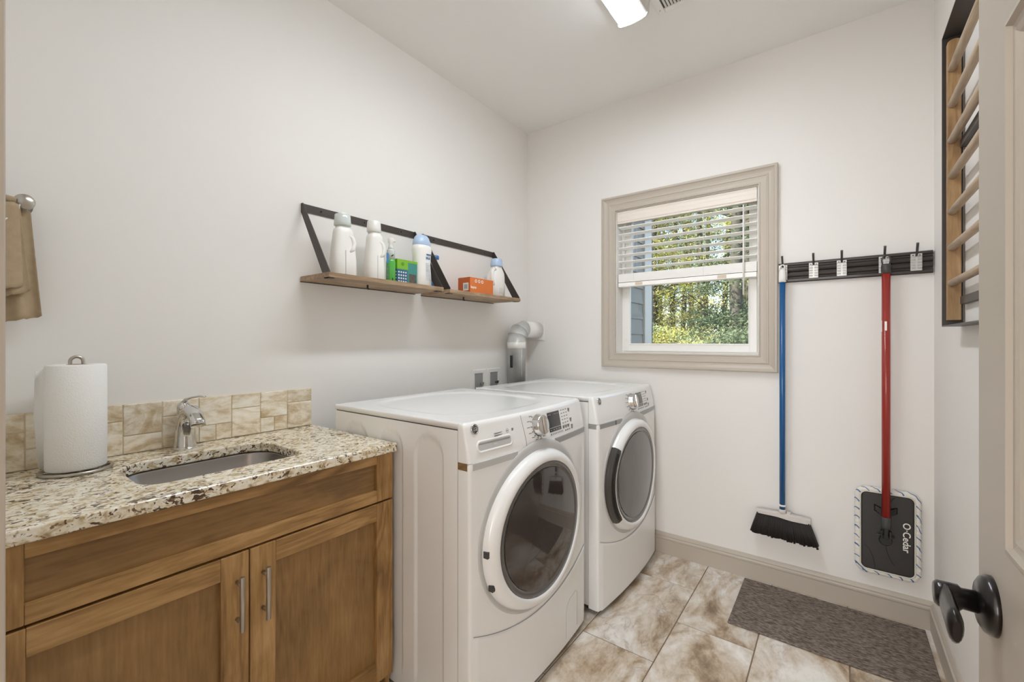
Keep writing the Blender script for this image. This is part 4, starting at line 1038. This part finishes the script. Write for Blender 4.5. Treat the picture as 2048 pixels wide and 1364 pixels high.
# ================================================================== HOOK RAIL, BROOM, MOP
t = thing('hook_rail', 'espresso wall rail with five white-plated hooks holding broom and mop', 'hook rail', (1.836, 0, 1.585))
pr = [(0, 1.537), (.014, 1.537), (.018, 1.541), (.018, 1.551), (.013, 1.555), (.012, 1.561), (.018, 1.568), (.020, 1.576), (.017, 1.584), (.0125, 1.5875), (.017, 1.591), (.020, 1.598), (.018, 1.607), (.012, 1.613), (.013, 1.618), (.018, 1.622), (.018, 1.630), (.014, 1.634), (0, 1.634)]
mb = MB(); mb.loft([[(x, -p - .0005, z) for p, z in pr] for x in (1.556, 2.122)], smooth=False); obj('rail', mb, m_espresso, t)
m_plate = mat('hook_plate', (198, 196, 192), .35, .35, bump=(200, .1))
hooks = [1.575, 1.7015, 1.810, 1.962, 2.068]
for hx_ in hooks:
    mb = MB().box(hx_ - .019, hx_ + .019, -.0265, -.020, 1.549, 1.623)
    p = obj('hook_plate', mb, m_plate, t, bevel=.0015)
    mb = MB()
    for k in range(5):
        for s_ in (-1, 1):
            z = 1.5575 + k * .0125; xa, xb_ = (hx_ - .0165, hx_ - .0035) if s_ < 0 else (hx_ + .0035, hx_ + .0165)
            mb.loft([[(x, -.0263, z), (x, -.0318, z + .001), (x, -.0318, z + .0025), (x, -.0263, z + .0068)] for x in (xa, xb_)], smooth=False)
    obj('louvre', mb, m_plate, p)
    obj('screw', MB().cyl((hx_ - .011, -.0262, 1.6155), (hx_ - .011, -.0272, 1.6155), .0026, 8).cyl((hx_ + .011, -.0262, 1.6155), (hx_ + .011, -.0272, 1.6155), .0026, 8), m_blackpl, p)
    obj('hook', MB().tube([(hx_, -.025, 1.614), (hx_, -.034, 1.616), (hx_, -.048, 1.632), (hx_, -.062, 1.652), (hx_, -.068, 1.662)], [.004, .0042, .0045, .0048, .0050], 10), m_dgrey, p)
# broom
BX, BY = 1.575, -.052
t = thing('broom', 'blue-handled angled broom with dark bristles hanging left on the rail', 'broom', (BX, BY, .33))
m_bluep = mat('handle_blue', (8, 84, 140), .3, coat=.3)
obj('pole', MB().cyl((BX, BY, .398), (BX, BY, 1.54), .0128, 20), m_bluep, t)
mb = MB(); mb.lathe([(.0135, 1.535), (.0165, 1.537), (.0165, 1.56), (.014, 1.588), (.0105, 1.60)], (BX, BY, 0), 'Z', 20)
mb.tube([(BX - .0105, BY, 1.598), (BX - .0105, BY, 1.610), (BX - .005, BY, 1.621), (BX + .005, BY, 1.621), (BX + .0105, BY, 1.610), (BX + .0105, BY, 1.598)], .003, 8)
obj('hanger_cap', mb, m_whitepl, t, label='white hanger cap')
obj('collar', MB().lathe([(.0135, .424), (.0145, .426), (.0145, .431), (.0135, .433)], (BX, BY, 0), 'Z', 20), m_whitepl, t)
mb = MB(); rings = []
for j in range(13):
    u_ = j / 12; x = 1.462 + .228 * u_; zt = .394 - .004 * abs(u_ - .45) * 3; zb_ = .372 - .008 * smooth(.35, .7, u_); w_ = .018 if 0 < j < 12 else .013
    rings.append([(x, BY - w_, zb_), (x, BY - w_, zt - .004), (x, BY - w_ * .6, zt), (x, BY + w_ * .6, zt), (x, BY + w_, zt - .004), (x, BY + w_, zb_)])
mb.loft(rings, smooth=False); mb.lathe([(.0175, .388), (.0165, .404), (.0140, .410)], (BX, BY, 0), 'Z', 20); mb.box(BX + .018, BX + .035, BY - .012, BY + .012, .390, .400)
obj('broom_head', mb, mat('broom_head_grey', (206, 200, 194), .4), t)
mb = MB(); random.seed(3)
for r_ in range(3):
    for j in range(38):
        u_ = (j + .5) / 38; xt = 1.466 + .220 * u_; xb_ = 1.436 + .287 * u_ + random.uniform(-.002, .002)
        if u_ < .12: xb_ = 1.436 + .287 * u_
        yt = BY - .012 + .012 * r_; yb_ = BY - .018 + .018 * r_ + random.uniform(-.002, .002); zb_ = .268 - .008 * u_ + random.uniform(-.004, .004) + .010 * max(0, .08 - u_) / .08
        zt = .376 - .008 * smooth(.35, .7, u_)
        mb.tube([(xt, yt, zt), ((xt + xb_) / 2, (yt + yb_) / 2, (zt + zb_) / 2), (xb_, yb_, zb_)], [.0036, .0046, .0050], 6)
br = obj('bristles', mb, mat('bristle_black', (34, 29, 27), .6, bump=(500, .5), var=(200, .3)), t); br['kind'] = 'stuff'
# mop
MX, MY = 1.966, -.056
t = thing('flat_mop', 'red-handled flat mop with a rectangular striped pad hanging right on the rail', 'mop', (MX, MY, .38))
m_red = mat('handle_red', (152, 42, 33), .32, coat=.3)
obj('pole', MB().cyl((MX, MY, .462), (MX, MY, 1.546), .0152, 24), m_red, t)
mb = MB(); mb.lathe([(.0155, 1.542), (.0172, 1.544), (.0172, 1.575), (.0155, 1.584), (.004, 1.585)], (MX, MY, 0), 'Z', 24)
mb.tube([(MX - .012, MY, 1.582), (MX - .015, MY, 1.602), (MX - .009, MY, 1.620), (MX, MY, 1.6255), (MX + .009, MY, 1.620), (MX + .015, MY, 1.602), (MX + .012, MY, 1.582)], .0028, 8)
obj('hanger_cap', mb, m_dgrey, t, label='dark grey hanger cap')
obj('sticker', MB().box(MX - .0156, MX - .0140, MY - .007, MY + .004, 1.285, 1.335).box(MX - .006, MX + .002, MY - .0158, MY - .0148, 1.290, 1.330), m_prwhite, t)
p0, p1, q0, q1 = 1.880, 2.062, .212, .560
def rr_plate(o, y, r=.022): return [(x, y, z) for x, z in rrect(p0 - o, p1 + o, q0 - o, q1 + o, r + o, 7)]
obj('base_plate', MB().loft([rr_plate(0, -.020), rr_plate(0, -.030), rr_plate(-.006, -.034)]), mat('mop_plate', (48, 44, 42), .42), t)
obj('plate_relief', MB().tube([(MX + .050 + .055 * cos(a), -.0345, .40 + .16 * sin(a)) for a in [math.radians(110 + 140 * j / 20) for j in range(21)]], .0012, 6).tube([(MX - .085 + .05 * cos(a), -.0345, .20 + .12 * sin(a)) for a in [math.radians(10 + 70 * j / 14) for j in range(15)]], .0010, 6), m_blackpl, t)
# padded border
mb = MB(); L_ = rr_plate(.010, -.021); N_ = len(L_); dense = []
for i in range(N_):
    a = Vector(L_[i]); b = Vector(L_[(i + 1) % N_]); m_ = max(1, int((b - a).length / .006))
    for k in range(m_): dense.append(a + (b - a) * k / m_)
mb.tube(dense, [.0130 + .0016 * math.sin(i * 1.9) for i in range(len(dense))], 12, loop=True)
m_pad = bpy.data.materials.new('striped_pad'); m_pad.use_nodes = True
n = m_pad.node_tree.nodes; l = m_pad.node_tree.links; b = n['Principled BSDF']; b.inputs['Roughness'].default_value = .95
tc = n.new('ShaderNodeTexCoord'); wv = n.new('ShaderNodeTexWave'); wv.bands_direction = 'DIAGONAL'; wv.inputs['Scale'].default_value = 15.; wv.inputs['Distortion'].default_value = 3.; wv.inputs['Detail'].default_value = 2
l.new(tc.outputs['Object'], wv.inputs['Vector']); r = ramp(n, [(.0, (232, 229, 220)), (.92, (230, 227, 218)), (.97, (84, 118, 168)), (1., (74, 106, 158))]); l.new(wv.outputs['Fac'], r.inputs[0]); l.new(r.outputs[0], b.inputs['Base Color'])
nb = n.new('ShaderNodeTexNoise'); nb.inputs['Scale'].default_value = 420; bp = n.new('ShaderNodeBump'); bp.inputs['Strength'].default_value = .6; bp.inputs['Distance'].default_value = .003
l.new(tc.outputs['Object'], nb.inputs['Vector']); l.new(nb.outputs['Fac'], bp.inputs['Height']); l.new(bp.outputs[0], b.inputs['Normal'])
obj('pad_border', mb, m_pad, t, label='white padded border with blue stripes')
obj('pad_back', MB().loft([rr_plate(.008, -.004), rr_plate(.012, -.012), rr_plate(.006, -.021)]), m_pad, t)
obj('pad_lip', MB().tube([Vector(p) + Vector((0, -.012, 0)) for p in rr_plate(.002, -.021)], .0032, 8, loop=True), mat('pad_lip', (214, 208, 196), .8), t)
obj('joint_sleeve', MB().lathe([(.0165, .418), (.0175, .420), (.0175, .462), (.0158, .466)], (MX, MY, 0), 'Z', 24), mat('sleeve_grey', (62, 64, 62), .45), t)
obj('swivel', MB().box(MX - .007, MX + .007, -.062, -.036, .372, .420).cyl((MX - .030, -.044, .378), (MX + .030, -.044, .378), .004, 10).box(MX - .018, MX - .011, -.056, -.034, .366, .402).box(MX + .011, MX + .018, -.056, -.034, .366, .402).lathe([(.024, 0), (.024, -.004), (.02, -.006)], (MX, -.033, .355), 'Y', 24), m_blackpl, t, bevel=.001)
mb = MB()
for s_ in (-1, 1): mb.loft([[(MX + s_ * .016, -.034, .500), (MX + s_ * .016, -.046, .496), (MX + s_ * .016, -.046, .468), (MX + s_ * .016, -.034, .464)], [(MX + s_ * .040, -.034, .510), (MX + s_ * .036, -.042, .506), (MX + s_ * .036, -.042, .486), (MX + s_ * .040, -.034, .480)]], smooth=False)
obj('release_clip', mb, m_blackpl, t)
text('lettering', 'O·Cedar', .036, m_prwhite, t, face_ny((2.035, -.0345, .384), -PI / 2), extrude=.0003, bold=.0004)

# ================================================================== DRYING RACK on the right wall
t = thing('drying_rack', 'wall-mounted wooden ladder drying rack in a black metal frame', 'drying rack', (2.10, -.95, 1.8))
ry0, ry1, rz0, rz1 = -1.30, -.545, 1.292, 2.262; rx = 2.076
th = .004
obj('frame', MB().box(rx, XR - .001, ry1, ry1 + th, rz0, rz1).box(rx, XR - .001, ry0 - th, ry0, rz0, rz1).box(rx, XR - .001, ry0, ry1, rz1 - th, rz1).box(rx, XR - .001, ry0, ry1, rz0, rz0 + th), m_black, t)
for yy in (-.575, -1.272):
    mb = MB(); pts = [(2.0845, 1.312), (2.118, 1.312), (2.118, 2.225)] + [(2.1013 + .0168 * cos(a), 2.225 + .012 * sin(a)) for a in [PI * j / 8 for j in range(1, 8)]] + [(2.0845, 2.225)]
    mb.prism(pts, 'Y', yy, yy + .020); obj('post', mb, m_rack, t, bevel=.002)
for k in range(7):
    z = 2.138 - .1172 * k; obj('rung', MB().cyl((2.096, -1.262, z), (2.096, -.572, z), .0115, 16), m_rung, t, origin=(2.096, -.9, z))
for z in (1.88, 1.375): obj('wall_bracket', MB().box(2.112, XR - .001, -1.25, -.59, z - .012, z + .012), m_black, t)

# ================================================================== FLOOR MAT
def m_mat_():
    m = bpy.data.materials.new('heather_mat'); m.use_nodes = True; n = m.node_tree.nodes; l = m.node_tree.links; b = n['Principled BSDF']; b.inputs['Roughness'].default_value = .95
    tc = n.new('ShaderNodeTexCoord'); mp = n.new('ShaderNodeMapping'); mp.inputs['Scale'].default_value = (.35, 1, 1); l.new(tc.outputs['Object'], mp.inputs[0])
    no = n.new('ShaderNodeTexNoise'); no.inputs['Scale'].default_value = 190; no.inputs['Detail'].default_value = 5; l.new(mp.outputs[0], no.inputs['Vector'])
    r = ramp(n, [(.34, (78, 68, 60)), (.5, (116, 104, 95)), (.68, (146, 134, 124))]); l.new(no.outputs['Fac'], r.inputs[0]); l.new(r.outputs[0], b.inputs['Base Color'])
    bp = n.new('ShaderNodeBump'); bp.inputs['Strength'].default_value = .7; bp.inputs['Distance'].default_value = .003; l.new(no.outputs['Fac'], bp.inputs['Height']); l.new(bp.outputs[0], b.inputs['Normal'])
    return m
mm = obj('floor_mat', MB().box(1.405, 2.095, -.480, -.035, .0002, .008), m_mat_(), bevel=.003); tag(mm, 'grey-brown heather floor mat along the baseboard', 'mat')

# ================================================================== OUTSIDE
struct(obj('ground', MB().box(-60, 40, .16, 80, -.9, -.6), mat('forest_floor', (92, 84, 58), .95, bump=(12, .6), var=(2, .35))))
m_siding = mat('siding_grey', (150, 142, 132), .6, bump=(80, .15), var=(8, .05))
m_corner = mat('corner_board', (216, 206, 194), .5, var=(8, .02))
SX = .60
sw = struct(obj('wall_exterior', MB().box(SX - .5, SX - .006, .165, .835, -.6, 3.4), m_siding))
z = 1.523 - .1145 * 18
while z < 3.35:
    mb = MB(); mb.loft([[(SX - .006, y, z + .125), (SX - .005, y, z), (SX + .009, y, z), (SX + .009, y, z + .004), (SX - .001, y, z + .125)] for y in (.166, .685)], smooth=False)
    obj('board', mb, m_siding, sw); z += .1145
struct(obj('trim_3', MB().box(SX - .01, SX + .018, .680, .850, -.6, 3.4).box(SX - .5, SX + .018, .835, .853, -.6, 3.4), m_corner))

def leaf_mat(name, stops):
    m = bpy.data.materials.new(name); m.use_nodes = True; n = m.node_tree.nodes; l = m.node_tree.links; n.clear()
    o = n.new('ShaderNodeOutputMaterial'); d = n.new('ShaderNodeBsdfDiffuse'); t_ = n.new('ShaderNodeBsdfTranslucent'); mx = n.new('ShaderNodeMixShader'); mx.inputs[0].default_value = .38
    tc = n.new('ShaderNodeTexCoord'); oi = n.new('ShaderNodeObjectInfo'); no = n.new('ShaderNodeTexNoise'); no.inputs['Scale'].default_value = 1.1; no.inputs['Detail'].default_value = 6; no.inputs['Roughness'].default_value = .8
    l.new(tc.outputs['Object'], no.inputs['Vector']); ma = n.new('ShaderNodeMath'); ma.operation = 'MULTIPLY_ADD'; ma.inputs[1].default_value = .30
    l.new(oi.outputs['Random'], ma.inputs[0]); l.new(no.outputs['Fac'], ma.inputs[2])
    r = ramp(n, stops); l.new(ma.outputs[0], r.inputs[0])
    l.new(r.outputs[0], d.inputs[0]); l.new(r.outputs[0], t_.inputs[0]); l.new(d.outputs[0], mx.inputs[1]); l.new(t_.outputs[0], mx.inputs[2]); l.new(mx.outputs[0], o.inputs[0]); return m
m_leaf = leaf_mat('leaves_olive', [(.40, (84, 94, 66)), (.55, (132, 134, 92)), (.68, (172, 168, 122)), (.82, (206, 198, 158))])
m_leafd = leaf_mat('leaves_dark', [(.40, (62, 80, 64)), (.6, (98, 114, 90)), (.8, (140, 150, 120))])
m_leafy = leaf_mat('leaves_yellow', [(.40, (128, 140, 62)), (.6, (178, 180, 96)), (.8, (220, 212, 150))])
m_bark = mat('bark', (66, 64, 56), .9, bump=(14, .8), var=(5, .3))
def leaves(nc, nl, rfun, z0, z1, size, flat, rnd):
    mb = MB(); V = mb.v; Fs = mb.f
    for _ in range(nc):
        h = rnd.random(); z = z0 + (z1 - z0) * h; r = rfun(h) * math.sqrt(rnd.random()); a = rnd.random() * 2 * PI
        cx_, cy_ = r * cos(a), r * sin(a); cs = rnd.uniform(.25, .55)
        for _ in range(nl):
            p = Vector((cx_ + rnd.gauss(0, cs * .5), cy_ + rnd.gauss(0, cs * .5), z + rnd.gauss(0, cs * flat)))
            u = Vector((rnd.gauss(0, 1), rnd.gauss(0, 1), rnd.gauss(0, .6))).normalized(); w = u.cross(Vector((rnd.gauss(0, .5), rnd.gauss(0, .5), 1))).normalized()
            s_ = size * rnd.uniform(.6, 1.3); k = len(V)
            V += [tuple(p - u * s_), tuple(p + w * s_ * .4), tuple(p + u * s_), tuple(p - w * s_ * .4)]; Fs.append([k, k + 1, k + 2, k + 3]); mb.sm.append(False)
    return mb
def make_tree(nm, lbl, loc, rr, tr_h, tr_r, lf, cat='tree', group=None, branches=8):
    t = thing(nm, lbl, cat, loc, group)
    if tr_r:
        pts = [(.12 * sin(k * .7 + rr.random() * .3), .12 * cos(k * .9), tr_h * k / 7) for k in range(8)]
        mb = MB().tube(pts, [tr_r * (1 - .085 * k) for k in range(8)], 8)
        for k in range(branches):
            zb_ = tr_h * rr.uniform(.2, .95); a = rr.random() * 2 * PI; L_ = rr.uniform(.8, 1.8)
            mb.tube([(0, 0, zb_), (cos(a) * L_ * .5, sin(a) * L_ * .5, zb_ + .25), (cos(a) * L_, sin(a) * L_, zb_ + .45)], [tr_r * .25, tr_r * .15, tr_r * .05], 5)
        o = obj('trunk', mb, m_bark, None); o.parent = t
    mbl, mt = lf; o = obj('foliage', mbl, mt, None); o.parent = t; o['kind'] = 'stuff'
    return t
def copy_tree(src, loc, rot, sc, label=None):
    r = src.copy(); C.objects.link(r); r.location = loc; r.rotation_euler = (0, 0, rot); r.scale = (sc, sc, sc)
    if label: r['label'] = label
    for ch in src.children:
        c_ = ch.copy(); C.objects.link(c_); c_.parent = r
    return r
R_ = random.Random(11)
GZ = -.62
kinds = []
specs = [('slender_tree', 'slender olive-leaved tree in the woods behind the window', 12.5, .12, leaves(230, 80, lambda h: 1.4 - .5 * h, .8, 12.5, .046, .20, R_), m_leaf, 'slender trees in the woods'),
         ('evergreen_tree', 'dark green evergreen tree in the woods behind the window', 12, .15, leaves(240, 80, lambda h: 1.8 - 1.4 * h, .6, 12, .046, .15, R_), m_leafd, 'evergreen trees in the woods'),
         ('bare_tree', 'thin pale-leaved tree with a straight dark trunk in the woods', 13, .10, leaves(120, 70, lambda h: 1.2, 1.5, 12.5, .042, .22, R_), m_leafy, 'thin trees in the woods')]
protos = []
for nm, lbl, hh, tr, lf, mt, grp in specs:
    protos.append(make_tree(nm, lbl, (0, 0, GZ), R_, hh, tr, (lf, mt), group=grp))
first = [True] * 3
row = 0
for y, step in ((8.5, 2.0), (10.8, 1.6), (13.2, 1.6), (16, 1.8), (19.5, 2.0), (23.5, 2.3), (28.5, 2.8)):
    row += 1
    x = -.52 * (y + 2.6) - 1.0
    while x < .14 * (y + 2.6) + 1.2:
        k = R_.choices((0, 1, 2), (5, 3, 4))[0]
        loc = (x + R_.uniform(-.5, .5), y + R_.uniform(-.8, .8), GZ); rot = R_.random() * 6.28; sc = R_.uniform(.8, 1.12)
        if first[k]: p = protos[k]; p.location = loc; p.rotation_euler = (0, 0, rot); first[k] = False
        else: copy_tree(protos[k], loc, rot, sc)
        x += step * R_.uniform(.8, 1.2)
bush = make_tree('shrub', 'pale yellow-green bush at the edge of the woods, low in the window', (-.6, 6.2, GZ), R_, 1, 0, (leaves(80, 100, lambda h: 1.0 - .5 * h, .1, 1.85, .034, .10, R_), m_leafy), 'shrub', 'bushes below the window line')
bush2 = make_tree('shrub', 'dark green bush at the edge of the woods, low in the window', (.35, 5.6, GZ), R_, 1, 0, (leaves(80, 100, lambda h: 1.0 - .45 * h, .1, 2.0, .036, .12, R_), m_leafd), 'shrub', 'bushes below the window line')
for i, (x, y, s_) in enumerate([(-1.9, 6.6, 1.1), (-3.2, 7.2, 1.2), (1.5, 6.3, 1.1), (-1.3, 7.8, 1.15), (.9, 7.4, 1.2), (-4.6, 8.2, 1.3), (-.2, 8.4, 1.3)]):
    copy_tree((bush, bush2)[(i + 1) % 2], (x, y, GZ), i * 1.3, s_)
